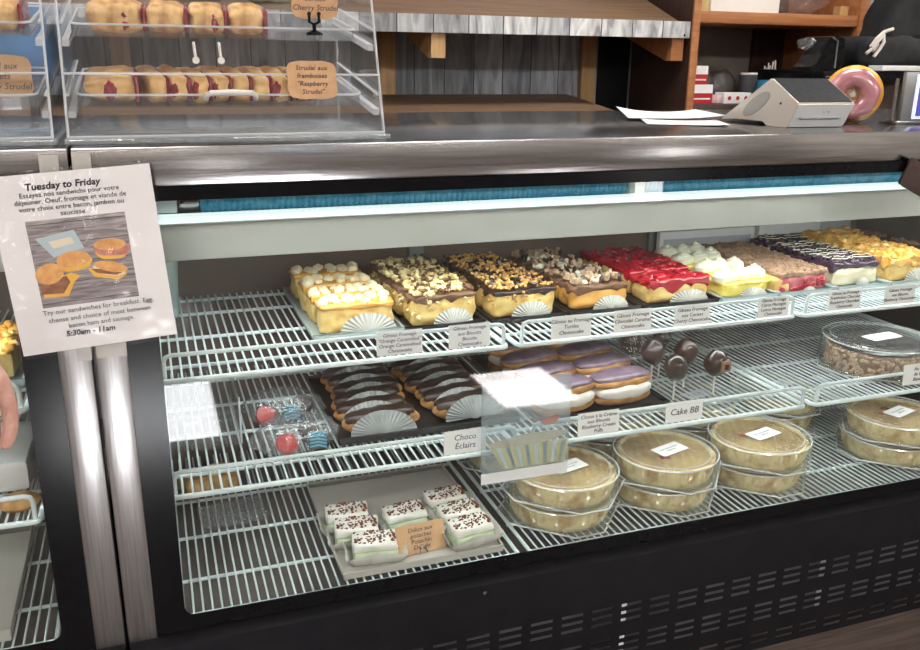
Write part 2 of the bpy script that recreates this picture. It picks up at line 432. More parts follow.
# ------------------------------------------------------------------ lights
def area(name, loc, sx, sy, e, col=(1,1,1), rot=(0,0,0)):
    l = bpy.data.lights.new(name,'AREA'); l.shape = 'RECTANGLE'; l.size = sx; l.size_y = sy; l.energy = e; l.color = col
    o = bpy.data.objects.new(name, l); COL.objects.link(o); o.location = loc; o.rotation_euler = rot; return o
for i, (x, y) in enumerate(((-1.3,-2.95),(1.0,-2.95),(3.2,-2.95),(-.8,.6),(1.5,.6),(3.6,.6))):
    area('ceiling_lamp', (x,y,ZC-.03), 1.2, .4, 78 if y < 0 else 30, (1,.97,.92))
area('case_lamp', (1.13,.235,.984), 2.0, .11, 6.0, (.94,1,.98))
area('shelf_fill', (1.13,.16,Z1-.016), 2.0, .02, 1.3, (.94,1,.98))  # unseen fill light added to brighten the middle tier
area('shelf_fill', (1.13,.10,Z2-.016), 2.0, .02, 1.2, (.96,1,.97))  # second added fill, brightens pie tops and the bottom deck
area('case_lamp', (-1.1,.2,.984), 1.9, .03, 9, (.92,1,.98))
sl = bpy.data.lights.new('sun','SUN'); sl.energy = 620; sl.angle = R(.5); sl.color = (.86,.94,1)
so = bpy.data.objects.new('sun', sl); COL.objects.link(so)
so.rotation_euler = Vector((0,1.65,-1.97)).to_track_quat('-Z','Y').to_euler()
w = bpy.data.worlds.new('sky'); S.world = w; w.use_nodes = True
bg = w.node_tree.nodes['Background']; bg.inputs[0].default_value = (.75,.87,1,1); bg.inputs[1].default_value = 1.0

# ------------------------------------------------------------------ the two refrigerated cases
DEP = .78
def build_case(a, c, label, mirror=False):
    """case from x=a to x=c; a is the end at the joint (mirror: the case lies to the left)"""
    s = -1 if mirror else 1
    X = lambda d: s*d                           # distance from the joint
    lo = lambda p, q: (min(X(p),X(q)), max(X(p),X(q)))
    L = c
    t = thing('display_case', label, 'display case', ((X(.003)+X(L))/2, DEP/2, 0))
    kw = dict(world=True)
    b = BM(); x0, x1 = lo(.0025, L); box(b, x0, x1, 0, DEP, 1.135, 1.194, .0015); ob('counter_top', b, STEEL, t, **kw)
    b = BM(); x0, x1 = lo(.0025, .05); box(b, x0, x1, -.004, .03, .335, 1.1345, .002); ob('corner_post', b, STEELV, t, **kw)
    b = BM(); x0, x1 = lo(.05, L-.02); i0, i1 = lo(.10, L-.10)
    ring_plate(b, (x0,x1,.346,1.134), (i0,i1,.375,1.112), .018, -.002, .002); ob('door_frame', b, BLACK, t, smooth=False, **kw)
    b = BM(); box(b, x0, x1, .0025, .0075, .347, 1.133); ob('front_glass', b, GLASS, t, smooth=False, **kw)
    b = BM(); q0, q1 = lo(.06, .085); box(b, q0, q1, .012, .70, .30, 1.13); ob('end_wall', b, DARK, t, **kw)
    b = BM(); q0, q1 = lo(L-.085, L-.06); box(b, q0, q1, .012, .70, .30, 1.13); ob('end_wall', b, DARK, t, **kw)
    b = BM(); q0, q1 = lo(.086, L-.086); box(b, q0, q1, .012, .70, .300, .308); ob('floor_pan', b, PAN, t, **kw)
    b = BM(); box(b, q0, q1, .012, .11, 1.113, 1.13); box(b, q0, q1, .22, .70, 1.113, 1.13); box(b,q0,q1,.11,.22,1.118,1.13); ob('inner_ceiling', b, DARK, t, **kw)
    b = BM(); q0, q1 = lo(.105, L-.12); box(b, q0, q1, .12, .30, .990, 1.054, .003); ob('canopy', b, CANOPY, t, **kw)
    b = BM(); q0, q1 = lo(.107, L-.13); box(b, q0, q1, .122, .16, 1.0545, 1.065, .002); ob('light_strip', b, LAMP, t, **kw)
    for p, q in ((.187,1.033),(1.072,min(1.86,L-.13))):
        b = BM(); q0, q1 = lo(p, q); n = int((q1-q0)/.0105)*2; pr = []
        for k in range(n+1):
            pr.append((.0215 if k % 2 else .0165, q0+(q1-q0)*k/n))
        lathe(b, pr, 14, (0,.185,1.080), axis='X'); ob('ribbed_tube', b, COILM, t, smooth=False, **kw)
    b = BM(); q0, q1 = lo(1.035,1.070); box(b, q0, q1, .16, .21, 1.056, 1.105, .003); ob('tube_joint', b, CANOPY, t, **kw)
    b = BM(); q0, q1 = lo(.112,.148); box(b, q0, q1, .162, .166, 1.066, 1.108, .001); ob('end_bracket', b, CANOPY, t, **kw)
    b = BM(); q0, q1 = lo(.151,.186); lathe(b, [(.013,q0),(.016,q0+.008),(.016,q1-.008),(.013,q1)], 14, (0,.185,1.080), axis='X'); ob('tube_end', b, STEEL, t, label='metal tube end', **kw)
    for p, q in ((.09,.715),(.76,1.42),(1.465,L-.09)):
        b = BM(); q0, q1 = lo(p, q); box(b, q0, q1, .70, .712, .31, 1.112); ob('sliding_door', b, WALLBR, t, smooth=False, **kw)
    for p in (.717,1.422):
        b = BM(); q0, q1 = lo(p, p+.04); box(b, q0, q1, .69, .715, .31, 1.112, .003); ob('door_post', b, GREYFR, t, **kw)
    # black base: plain apron, slotted grille, dark space behind
    b = BM(); q0, q1 = lo(.0045, L); prism(b, [(-.004,.345),(-.022,.333),(-.022,.232),(.0,.232),(.0,.345)], q0, q1, 'X'); ob('apron', b, BLACKP, t, **kw)
    for p in (.022, .66):
        b = BM(); lathe(b, [(.004,-.0255),(.0035,-.022)], 12, (X(p),0,.318), axis='Y'); ob('screw', b, STEEL, t, **kw)
    gx = [.0045, .05]; zz = [.012]
    x = .555-.0705*7
    slots = []
    while x < L-.1: slots.append((x, x+.050)); x += .0705
    rows = []
    for z in (.208,.190,.172, .128,.110,.092, .046,.028): rows.append((z, z+.0085))
    xs = sorted({.0045, L, *[v for q in slots for v in q]}); zs = sorted({.012,.2315,*[v for q in rows for v in q]})
    b = BM(); vm = {}
    def V(x, z, y):
        k = (round(x,5),round(z,5),y)
        if k not in vm: vm[k] = b.verts.new((X(x), y, z))
        return vm[k]
    sx = {(round(p,5),round(q,5)) for p, q in slots}; sz = {(round(p,5),round(q,5)) for p, q in rows}
    for p, q in zip(xs, xs[1:]):
        for u, v in zip(zs, zs[1:]):
            if (round(p,5),round(q,5)) in sx and (round(u,5),round(v,5)) in sz: continue
            b.faces.new((V(p,u,-.018),V(q,u,-.018),V(q,v,-.018),V(p,v,-.018)))
    ob('slotted_grille', b, BLACKP, t, smooth=False, solid=.002, **kw)
    b = BM(); q0, q1 = lo(.01, L-.01); box(b, q0, q1, .03, DEP-.02, .01, .295); ob('base_box', b, BASEG, t, **kw)
    for p in (.984,1.536,1.96):
        if p < L-.1:
            b = BM(); q0, q1 = lo(p-.013, p+.013); box(b, q0, q1, -.008, .0, .080, .225); ob('foil_strip', b, WPAPER, t, label='pale strip showing through the grille slots', **kw)
    return t
build_case(0, 2.25, 'long glass-fronted refrigerated pastry case with stainless top and black slotted base')
build_case(0, 2.10, 'neighbouring glass pastry case cut off by the left picture edge', mirror=True)

# ------------------------------------------------------------------ wire shelves
def wire_shelf(x0, x1, yf, yb, z, label, guard=True, bars=(), group='white wire shelves'):
    t = thing('wire_shelf', label, 'wire shelf', ((x0+x1)/2, (yf+yb)/2, z-.006), group=group)
    kw = dict(world=True)
    if guard:
        b = BM(); r = .012
        tube(b, [(x0+.004,yb,z),(x0+.004,yf+r,z),(x0+.004+r*.3,yf+r*.3,z),(x0+r,yf,z),(x1-r,yf,z),(x1-.004-r*.3,yf+r*.3,z),(x1-.004,yf+r,z),(x1-.004,yb,z)], .0052, 8)
        ob('outer_frame', b, WIRE, t, **kw)
        b = BM(); h = .048; a0, a1 = x0+.012, x1-.012
        tube(b, [(a0,yf+.004,z),(a0,yf+.002,z+h-.012),(a0+.0035,yf+.001,z+h-.0035),(a0+.012,yf,z+h),(a1-.012,yf,z+h),(a1-.0035,yf+.001,z+h-.0035),(a1,yf+.002,z+h-.012),(a1,yf+.004,z)], .0042, 8)
        ob('guard_rail', b, WIRE, t, **kw)
    else:
        b = BM(); tube(b, [(x0+.004,yb,z),(x0+.004,yf,z),(x1-.004,yf,z),(x1-.004,yb,z)], .0034, 6); ob('outer_frame', b, WIRE, t, **kw)
    for y in bars:
        b = BM(); tube(b, [(x0+.003,y,z-.0048),(x1-.003,y,z-.0048)], .0036, 7); ob('cross_bar', b, WIRE, t, **kw)
    b = BM(); n = int((x1-x0-.016)/.0165)
    for k in range(n+1):
        x = x0+.008+(x1-x0-.016)*k/n
        tube(b, [(x,yf,z),(x,yb,z)], .0022, 5)
    ob('deck_wires', b, WIRE, t, **kw)
    return t
Z1, Z2, Z3 = .778, .588, .362
MOD = ((.09,.755),(.77,1.455),(1.47,2.14)); NM = ('left-hand','middle','right-hand')
for (a, c), n in zip(MOD, NM):
    wire_shelf(a, c, .11, .685, Z1, n+' wire shelf of the top tier in the right case', True, (.196,.369,.547,.665))
    wire_shelf(a, c, .04, .685, Z2, n+' wire shelf of the middle tier in the right case', True, (.13,.30,.46,.62))
    wire_shelf(a, c, .02, .685, Z3, n+' flat wire deck at the bottom of the right case', False, (.138,.30,.46,.62))
wire_shelf(-.755, -.107, .046, .685, Z1, 'top wire shelf end showing in the left case beside the hand', True, (.16,.34))
wire_shelf(-.755, -.107, .028, .685, Z2, 'middle wire shelf end showing in the left case below the hand', True, (.15,.32))
wire_shelf(-.755, -.107, .02, .685, Z3, 'flat wire deck at the bottom of the left case', False, (.138,.30,.46))

# ------------------------------------------------------------------ price cards on the guard rails
def card(loc, w, h, lines, label, size, ink=INK, tilt=.06, rz=0, m=CARD, name='price_card', shear=.15, roll=0, group='hand-written price cards', lead=1.05):
    b = BM(); box(b, -w/2, w/2, -.0006, .0006, 0, h, .0004)
    o = solo(name, b, m, label, 'price card', loc, (-tilt, roll, rz), group, smooth=False)
    text(lines, size, ink, o, (0,-.0010,h*.5), name='lettering', shear=shear, lead=lead)
    return o
C1, C2 = Z1+.0075, Z2+.0075
yc1, yc2 = .1045, .0345
card((.527,yc1,C1+.0015), .090, .047, ['Gâteau Fromage','"Orange Caramélisé"','Orange Caramelised','Cheesecake'], 'white card below the orange caramel cheesecake, leftmost on the top rail', .0098, INKB)
card((.668,yc1,C1+.0015), .086, .047, ['Gâteau Fromage','aux Biscuits','Biscuits','Cheesecake'], 'white card below the walnut cheesecake, next to the rail end', .0102, INKB)
card((.888,yc1,C1), .090, .047, ['Gâteau au Fromage','Turtles','Cheesecake'], 'white card reading Turtles below the pecan cheesecake', .0115)
card((1.030,yc1,C1), .088, .047, ['Gâteau Fromage','Chocolat Caramel','Cheesecake'], 'white card below the toffee chunk cheesecake', .0115)
card((1.175,yc1,C1), .088, .046, ['Gâteau Fromage','aux Cerises','Cherry Cheesecake'], 'white card below the red cherry cheesecake', .0112)
card((1.385,yc1,C1), .082, .046, ['Gâteau Fromage','Citron Meringue','Lemon Meringue','Cheesecake'], 'white card below the lemon meringue slices', .0098)
card((1.583,yc1,C1), .092, .048, ['Gâteau au Fromage','Framboises Chocolat','Raspberry Chocolate','Cheesecake'], 'white card below the raspberry chocolate crumb slices', .0098)
card((1.745,yc1,C1), .092, .046, ['Gâteau Fromage','aux Bleuets','Blueberry Cheesecake'], 'white card below the blueberry slices, at the right picture edge', .0105)
card((.636,yc2,C2+.002), .086, .048, ['Choco','Éclairs'], 'white card reading Éclairs on the middle rail', .0165, INKB)
card((.925,yc2,C2), .094, .050, ['Choux à la Crème','aux Bleuets','Blueberry Cream','Puffs'], 'white card reading Blueberry Cream Puffs on the middle rail', .0110, lead=.98)
card((1.128,yc2,C2+.003), .090, .044, ['Cake BB'], 'white card with large Cake BB lettering below the cake pops', .0200, shear=.2)
card((1.765,yc2,C2+.012), .090, .050, ['Au ha','du Ba','Banan'], 'white card below the almond cake dome at the right edge', .0120)

# ------------------------------------------------------------------ cheesecake slices on the top tier
def slice_thing(name, label, kind, L, W, H, bodym, group, paper=LINER):
    t = thing(name, label, 'cake slice', group=group)
    b = BM()
    def wob(p):
        k = len(kind)*3.3
        q = 1-.10*(p.x/L+.5)*(1 if p.y > 0 else .3)
        return Vector((p.x+.006*noise.noise(Vector((p.z*40,p.y*30,k))), p.y*q+.005*noise.noise(Vector((p.x*35,p.z*45,k+5))), p.z*(1+.06*noise.noise(Vector((p.x*20,p.y*20,k))))))
    rbox(b, (0,0,H*.5), (L/2,W/2,H/2), .010, 9, .004, 60, len(kind)*7, wob)
    ob('cake_body', b, bodym, t)
    return t

def top_pieces(n, L, W, H, rmin, rmax, sub=1, flat=.75, edge=.94, zj=.004):
    b = BM()
    for k in range(n):
        r = U(rmin, rmax)
        lump(b, (U(-L/2,L/2)*edge, U(-W/2,W/2)*edge, H+U(0,zj)), (r*U(.8,1.3), r, r*flat), sub, .25, 2, k, Matrix.Rotation(U(0,6.28),3,'Z') @ Matrix.Rotation(U(-.6,.6),3,'X'))
    return b

def glaze(L, W, H, th, seed, amp=.004, drip=.0, cuts=9):
    b = BM()
    def fn(p):
        k = noise.noise(Vector((p.x*60+seed, p.y*60, seed)))
        if p.z < 0: p.z -= max(0, k)*drip
        else: p.z += k*amp*.6
        return p
    rbox(b, (0,0,H), (L/2+.003, W/2+.003, th), .006, cuts, amp*.5, 70, seed, fn)
    return b

def swirl(b, c, r, h, turns=3):
    pts = []; rad = []
    n = int(turns*14)
    for k in range(n+1):
        q = k/n; a = q*turns*2*PI
        rr_ = r*.62*(1-q)
        pts.append((c[0]+rr_*math.cos(a), c[1]+rr_*math.sin(a), c[2]+h*q*.85)); rad.append(r*.40*(1-.75*q))
    tube(b, pts, rad, 7)

TT = Z1+.0082                                  # top of a tray on the upper tier
def row(name, kind, xf, xb, ys, L, W, H, bodym, adj, where, build, paper=LINER, pw=.66, ph=.62, rz=.05):
    grp = adj+' slices on the top tier'
    ords = {1:['only'],2:['front','back'],3:['front','middle','back'],4:['front','second','third','back'],5:['front','second','third','fourth','back']}[len(ys)]
    root = None
    for i, y in enumerate(ys):
        q = (y-ys[0])/max(1e-6, ys[-1]-ys[0]) if len(ys) > 1 else 0
        loc = (xf+(xb-xf)*q+U(-.004,.004), y, TT); rot = (0,0,rz+U(-.05,.05))
        lab = '%s slice of the %s row, %s' % (ords[i], adj, where)
        L1, W1, H1 = L*U(.96,1.04), W*U(.95,1.03), H*U(.92,1.06)
        root = slice_thing(name, lab, kind+'x'*i, L1, W1, H1, bodym, grp)
        root.location = loc; root.rotation_euler = rot
        build(root, L1, W1, H1)
        b = BM(); fan(b, L1*pw, H1*ph, -W1/2-.009, .0, tilt=.1, cx=L*U(.06,.18))
        ob('paper_liner', b, paper, root, smooth=True, label='pale pleated paper liner')

def side_bits(b, n, L, W, H, r0, r1, zlo=.35):
    for k in range(n):
        r = U(r0, r1)
        if random.random() < .62: c = (U(-L/2,L/2), -W/2-.001, U(H*zlo,H))
        else: c = (-L/2-.001, U(-W/2,W/2), U(H*zlo,H))
        lump(b, c, (r*U(.8,1.3), r*.8, r), 1, .25, 2, k, Matrix.Rotation(U(0,6),3,'Y'))
    return b
def b_orange(t, L, W, H):
    ob('caramel_layer', glaze(L, W, H, .005, U(0,9), .008, .012), CARAM, t)
    b = BM()
    for yy in (-W*.30, W*.02, W*.30):
        for k in range(6):
            if random.random() < .84:
                r = U(.008,.0125); lump(b, (-L/2+L*(k+.5)/6+U(-.006,.006), yy+U(-.005,.005), H+.007), (r*1.15,r,r*.85), 2, .16, 2, k)
    ob('cream_dollops', b, WHIP, t)
def b_walnut(t, L, W, H):
    ob('chocolate_layer', glaze(L, W, H, .006, U(0,9), .010, .03), CHOCM, t)
    b = top_pieces(70, L, W, H+.007, .0045, .0095, zj=.008); side_bits(b, 14, L, W, H, .004, .007)
    ob('nut_topping', b, WALN, t)
    ob('chocolate_bits', top_pieces(30, L, W, H+.009, .004, .0085, zj=.008), CHOCM, t)
def b_pecan(t, L, W, H):
    ob('chocolate_layer', glaze(L, W, H, .007, U(0,9), .010, .03), CHOC, t)
    b = top_pieces(130, L, W, H+.008, .0025, .006, zj=.006); side_bits(b, 20, L, W, H, .0025, .005, .6)
    ob('nut_topping', b, PECAN, t)
    ob('chocolate_bits', top_pieces(22, L, W, H+.009, .004, .008, zj=.005), CHOC, t)
def b_toffee(t, L, W, H):
    ob('cream_layer', glaze(L, W, H, .007, U(0,9), .010, .015), CHOCM, t)
    b = BM()
    for k in range(5): lump(b, (U(-L/2,L/2)*.75, U(-W/2,W/2)*.6, H+.010), (U(.012,.02),U(.008,.013),.008), 2, .2, 2, k, Matrix.Rotation(U(0,3),3,'Z'))
    ob('cream_dollops', b, MERI, t)
    b = BM()
    for k in range(30):
        s = U(.005,.010); c = Vector((U(-L/2,L/2)*.92, U(-W/2,W/2)*.9, H+.011+U(0,.010)))
        q = bmesh.ops.create_cube(b, size=1); m = Matrix.Translation(c) @ Matrix.Rotation(U(0,6),4,'Z') @ Matrix.Rotation(U(-.9,.9),4,'X') @ Matrix.Diagonal((s*1.3,s,s*1.5,1))
        for v in q['verts']: v.co = m @ v.co
    ob('toffee_chunks', b, TOFF, t, smooth=False)
    b = BM()
    for k in range(8): lump(b, (U(-L/2,L/2)*.85, U(-W/2,W/2)*.8, H+.016), (.014,.005,.006), 1, .2, 2, k+40, Matrix.Rotation(U(0,3),3,'Z') @ Matrix.Rotation(U(-1.3,-.5),3,'Y'))
    ob('chocolate_pieces', b, CHOC, t)
def b_cherry(t, L, W, H):
    ob('cherry_topping', glaze(L, W, H, .009, U(0,9), .014, .030, 12), CHERRY, t)
    ob('cherries', top_pieces(16, L, W, H+.008, .006, .010, 2, .5), CHERRY, t)
def b_lemon(t, L, W, H):
    ob('lemon_layer', glaze(L, W, H-.004, .005, U(0,9), .006), LEMON, t)
    b = BM()
    for k in range(3): swirl(b, (-L/2+L*(k+.5)/3+U(-.004,.004), U(-.008,.008), H+.003), U(.034,.039), U(.028,.036), 3.2)
    ob('meringue_swirls', b, MERI, t)
def b_rasp(t, L, W, H):
    ob('crumb_topping', glaze(L, W, H, .007, U(0,9), .010, .008), CRUMB, t)
    b = BM()
    for k in range(90): lump(b, (U(-L/2,L/2)*.97, U(-W/2,W/2)*.97, H+.007), U(.0015,.0042), 1, .3, 2, k)
    ob('cocoa_shavings', b, CRUMB, t)
    b = BM(); rbox(b, (-L*.43,0,H*.42), (.020,W*.51,H*.43), .008, 6, .005, 50, 2); ob('crust_end', b, CREAM, t)
    b = BM()
    for k in range(16): lump(b, (U(-L*.25,L*.48), -W/2-.001, U(H*.1,H*.8)), (U(.006,.011),.004,U(.005,.009)), 2, .2, 2, k)
    ob('raspberries', b, CHERRY, t)
def b_blue(t, L, W, H):
    ob('blueberry_topping', glaze(L, W, H, .007, U(0,9), .012, .02), BLUEB, t)
    ob('blueberries', top_pieces(46, L, W, H+.007, .0045, .008, 2, .9, zj=.006), BLUEB, t)
    b = BM()
    for k in range(3):
        y = -W/2+W*(k+.5)/3; sd = U(0,9)
        tube(b, [(-L/2+L*j/14, y+.014*noise.noise(Vector((j*.6,sd,k))), H+.017+.003*noise.noise(Vector((j*.9,k,sd)))) for j in range(15)], .0010, 5)
    ob('icing_drizzle', b, MERI, t)
def b_apple(t, L, W, H):
    ob('apple_topping', glaze(L, W, H, .012, U(0,9), .018, .03, 12), APPLE, t)
    ob('apple_pieces', top_pieces(26, L, W, H+.010, .008, .015, 2, .6, zj=.006), APPLE, t)
def b_drizzle(t, L, W, H):
    ob('chocolate_layer', glaze(L, W, H, .007, U(0,9), .010, .02), CHOC, t)
    ob('nut_topping', top_pieces(40, L, W, H+.006, .004, .008), CHOCM, t)

def tray(name, x0f, x1f, yf, yb, z, sh, m, label, h=.010, t=.0022, cat='tray', group=None):
    """shallow tray; sh shifts the back edge along x"""
    T = thing(name, label, cat, ((x0f+x1f)/2+sh/2, (yf+yb)/2, z), group=group)
    b = BM()
    P = lambda u, v: (x0f+(x1f-x0f)*u+sh*v, yf+(yb-yf)*v)
    poly = [P(0,0),P(1,0),P(1,1),P(0,1)]
    prism(b, poly, z, z+t, 'Z'); ob('tray_base', b, m, T, world=True, smooth=False)
    b = BM(); tube(b, [(*p, z+h) for p in poly], .0028, 6, closed=True)
    ob('tray_rim', b, m, T, world=True)
    b = BM()
    for k in range(4):
        p, q = poly[k], poly[(k+1) % 4]
        quad_slab(b, [(*p,z+t),(*q,z+t),(*q,z+h),(*p,z+h)], ((poly[2][0]-p[0])*.004, (poly[2][1]-p[1])*.004, 0))
    ob('tray_wall', b, m, T, world=True, smooth=False)
    return T
ZT = Z1+.0056
tray('cake_tray', .388,.575,.245,.645, ZT, .0, TRAYT, 'pale tray under the orange caramel cheesecake slices')
tray('cake_tray', .580,.755,.245,.645, ZT, .0, TRAYB, 'dark tray under the walnut cheesecake slices')
tray('cake_tray', .772,.945,.245,.645, ZT, .0, TRAYB, 'dark tray under the pecan cheesecake slices')
tray('cake_tray', .955,1.135,.245,.645, ZT, .0, TRAYB, 'dark tray under the toffee chunk slices')
tray('cake_tray', 1.145,1.345,.245,.645, ZT, .0, TRAYB, 'dark tray under the cherry cheesecake slices')
tray('cake_tray', 1.355,1.510,.245,.645, ZT, .0, TRAYT, 'pale tray under the lemon meringue slices')
tray('cake_tray', 1.520,1.685,.245,.645, ZT, .0, TRAYT, 'pale tray under the raspberry crumb slices')
tray('cake_tray', 1.695,1.855,.245,.645, ZT, .0, TRAYT, 'pale tray under the blueberry slices')
tray('cake_tray', 1.865,2.045,.245,.645, ZT, .0, TRAYT, 'pale tray under the golden apple slices')
row('cheesecake_slice','orange', .485,.475,[.30,.375,.465,.575], .150,.062,.056, CREAM, 'orange caramel cheesecake', 'below piped cream', b_orange, pw=.78, ph=.72)
row('cheesecake_slice','walnut', .665,.665,[.30,.385,.475,.575], .145,.078,.062, CREAM, 'walnut cheesecake', 'heaped with pale nuts', b_walnut)
row('cheesecake_slice','pecan', .862,.850,[.31,.395,.485,.58], .145,.078,.056, CREAM, 'pecan cheesecake', 'brown nuts over dark chocolate', b_pecan)
row('cheesecake_slice','toffee', 1.045,1.040,[.315,.41,.50,.59], .135,.070,.046, CARAM, 'toffee chunk cheesecake', 'topped with brown chunks', b_toffee)
row('cheesecake_slice','cherry', 1.250,1.255,[.315,.405,.49,.575], .165,.080,.048, CREAM, 'cherry cheesecake', 'under red glaze', b_cherry)
row('cheesecake_slice','lemon', 1.435,1.440,[.305,.39,.475,.56], .132,.072,.040, LEMON, 'lemon meringue', 'yellow with white swirls', b_lemon)
row('cheesecake_slice','raspberry', 1.602,1.61,[.305,.395,.485,.58], .150,.082,.048, RASPC, 'raspberry chocolate', 'under cocoa crumbs', b_rasp, pw=.3, ph=.3)
row('cheesecake_slice','blueberry', 1.778,1.785,[.315,.40,.49,.58], .145,.078,.050, PALEC, 'blueberry cheesecake', 'dark berries with white drizzle', b_blue, pw=.3,ph=.4)
row('cheesecake_slice','apple', 1.955,1.965,[.32,.41,.50,.585], .150,.082,.056, CREAM, 'golden apple cheesecake', 'glossy orange top', b_apple)
row('cheesecake_slice','drizzle', 2.115,2.112,[.45,.59], .04,.09,.052, CREAM, 'chocolate nut cheesecake', 'by the far end wall', b_drizzle)

# boxes and a plate behind the slices, tumbler at the left end
def carton(loc, w, d, h, m, label, band, bandlab, name='carton', rz=0, lines=None):
    t = thing(name, label, 'box', loc, (0,0,rz))
    b = BM(); box(b, -w/2, w/2, -d/2, d/2, 0, h, .001); ob('carton_body', b, m, t, smooth=False)
    b = BM(); box(b, -w*.46, w*.46, -d/2-.0008, -d/2+.0002, h*band[0], h*band[1]); ob('printed_band', b, band[2], t, smooth=False, label=bandlab)
    return t
GREYC = mat('grey_card', (.45,.46,.48), .6)
NAVYC = mat('navy_print', (.08,.13,.24), .6)
carton((1.60,.672,Z1+.0025), .32, .016, .088, WPAPER, 'white carton against the case back behind the lemon slices', (.35,.75,GREYC), 'grey printed band')
carton((1.88,.668,Z1+.0025), .22, .02, .092, WPAPER, 'white carton with a navy stripe against the case back', (.45,.68,NAVYC), 'navy printed stripe')
t = thing('round_plate', 'grey round plate leaning behind the golden apple slices', 'plate', (2.055,.668,Z1+.0025), (-.12,0,0))
b = BM(); lathe(b, [(.0001,-.004),(.055,-.004),(.074,.004),(.075,.006),(.056,0),(.0001,0)], 40, (0,0,.0755), axis='Y'); ob('plate_disc', b, GREYC, t)
t = thing('plastic_tumbler', 'pale translucent tumbler at the left end of the top tier', 'tumbler', (.123,.52,Z1+.0025))
b = BM(); lathe(b, [(.0001,0),(.020,0),(.026,.125),(.0245,.125),(.019,.004),(.0001,.004)], 24); ob('tumbler_body', b, TEAL, t)
b = BM(); lathe(b, [(.0245,.122),(.0275,.122),(.0275,.128),(.0245,.128)], 24, close=False); ob('tumbler_rim', b, TEAL, t)

# ------------------------------------------------------------------ eclairs
ZM = Z2+.0025; ZMT = Z2+.0056
tray('eclair_tray', .415,.800,.150,.525, ZMT, .0, TRAYB, 'black tray under the chocolate éclairs', h=.012)
def eclair(label, loc, rot, group, glz=CHOC, paper=LINERG, L=.158, fanw=.86, fanh=.045, body=CHOUX, fy=-.0415):
    t = thing('eclair', label, 'éclair', loc, rot, group)
    b = BM()
    def fn(p):
        q = 1-abs(p.x/(L/2))**2.6*.45
        return Vector((p.x, p.y*q, p.z*q + .004*math.sin(p.x*30)))
    rbox(b, (0,0,.022), (L/2,.026,.021), .019, 7, .005, 35, 4, fn); ob('pastry', b, body, t)
    b = BM(); rbox(b, (0,.001,.031), (L/2*.92,.0272,.0155), .013, 9, .006, 40, 9, fn); ob('glaze', b, glz, t)
    b = BM(); fan(b, L*fanw, fanh, fy, .006, tilt=.30, n=40, amp=.0013); ob('paper_liner', b, paper, t, label='pale pleated paper liner')
    return t
proto = None
names = ['front','second','third','fourth','fifth','back']
for cx0, cx1, y0, y1, n, side in ((.505,.520,.195,.470,6,'left-hand'),(.700,.690,.215,.480,6,'right-hand')):
    for i in range(n):
        y = y0+(y1-y0)*i/(n-1); lab = '%s chocolate éclair of the %s file on the black tray' % (names[i], side)
        loc = (cx0+(cx1-cx0)*i/(n-1)+U(-.006,.006), y, ZM+.006); rot = (-.06, U(-.03,.03), U(-.06,.06)+(.10 if side[0] == 'r' else -.05))
        if proto is None: proto = eclair(lab, loc, rot, 'chocolate éclairs')
        else: dup(proto, loc, rot, lab)

# lilac cream puffs
tray('pastry_tray', .835,1.150,.125,.540, ZMT, .0, TRAYB, 'black tray under the lilac glazed cream puffs', h=.012)
def puff(label, loc, rot):
    t = thing('cream_puff', label, 'pastry', loc, rot, 'lilac glazed cream puffs'); L = .150
    def fn(p):
        q = 1-abs(p.x/(L/2))**2.4*.5
        return Vector((p.x, p.y*q, p.z*q))
    b = BM(); rbox(b, (0,0,.014), (L/2,.036,.014), .013, 7, .004, 40, 2, fn); ob('pastry_base', b, CHOUX, t)
    b = BM(); rbox(b, (0,-.003,.030), (L/2*.96,.037,.016), .014, 8, .004, 50, 5, fn); ob('cream_filling', b, FILLW, t)
    b = BM(); rbox(b, (0,.004,.049), (L/2,.036,.012), .011, 7, .004, 40, 6, fn); ob('pastry_lid', b, CHOUX, t)
    b = BM(); rbox(b, (0,.006,.058), (L/2*.97,.034,.010), .009, 7, .005, 45, 8, fn); ob('lilac_glaze', b, LILAC, t)
    return t
proto = None; nm4 = ['front','second','third','back']
for x, side, rz in ((1.060,'right-hand',.16),(.912,'left-hand',.18)):
    for i in range(4):
        loc = (x+(.004*i if side[0] == 'r' else .003*i), .185+.095*i-(.0 if side[0] == 'r' else .012), ZM+.006); lab = '%s lilac cream puff of the %s file' % (nm4[i], side)
        rot = (0,0,rz+U(-.03,.03))
        if proto is None: proto = puff(lab, loc, rot)
        else: dup(proto, loc, rot, lab)

# ------------------------------------------------------------------ cake pops in a clear stand
t = thing('cake_pop_stand', 'clear plastic base holding the dark cake pops on the middle tier', 'stand', (1.265,.215,ZM))
b = BM(); box(b, -.112,.11,-.115,.125,0,.012,.002); ob('base_block', b, ACRY, t, smooth=False)
b = BM(); tube(b, [(-.112,-.115,.012),(.11,-.115,.012),(.11,.125,.012),(-.112,.125,.012)], .0015, 5, closed=True); ob('base_edge', b, EDGE, t)
POPS = [((1.163,.322,.682),'cake pop with white sprinkles, leftmost on the stand',1),((1.163,.225,.688),'plain dark cake pop, second from the left on the stand',0),
        ((1.166,.135,.680),'lowest cake pop, hanging lower and nearer than its neighbours',0),((1.232,.195,.690),'plain dark cake pop at the back right of the stand',0),
        ((1.275,.140,.676),'cake pop with a pale square patch, rightmost on the stand',2),((1.215,.275,.698),'small dark cake pop behind the middle of the stand',0)]
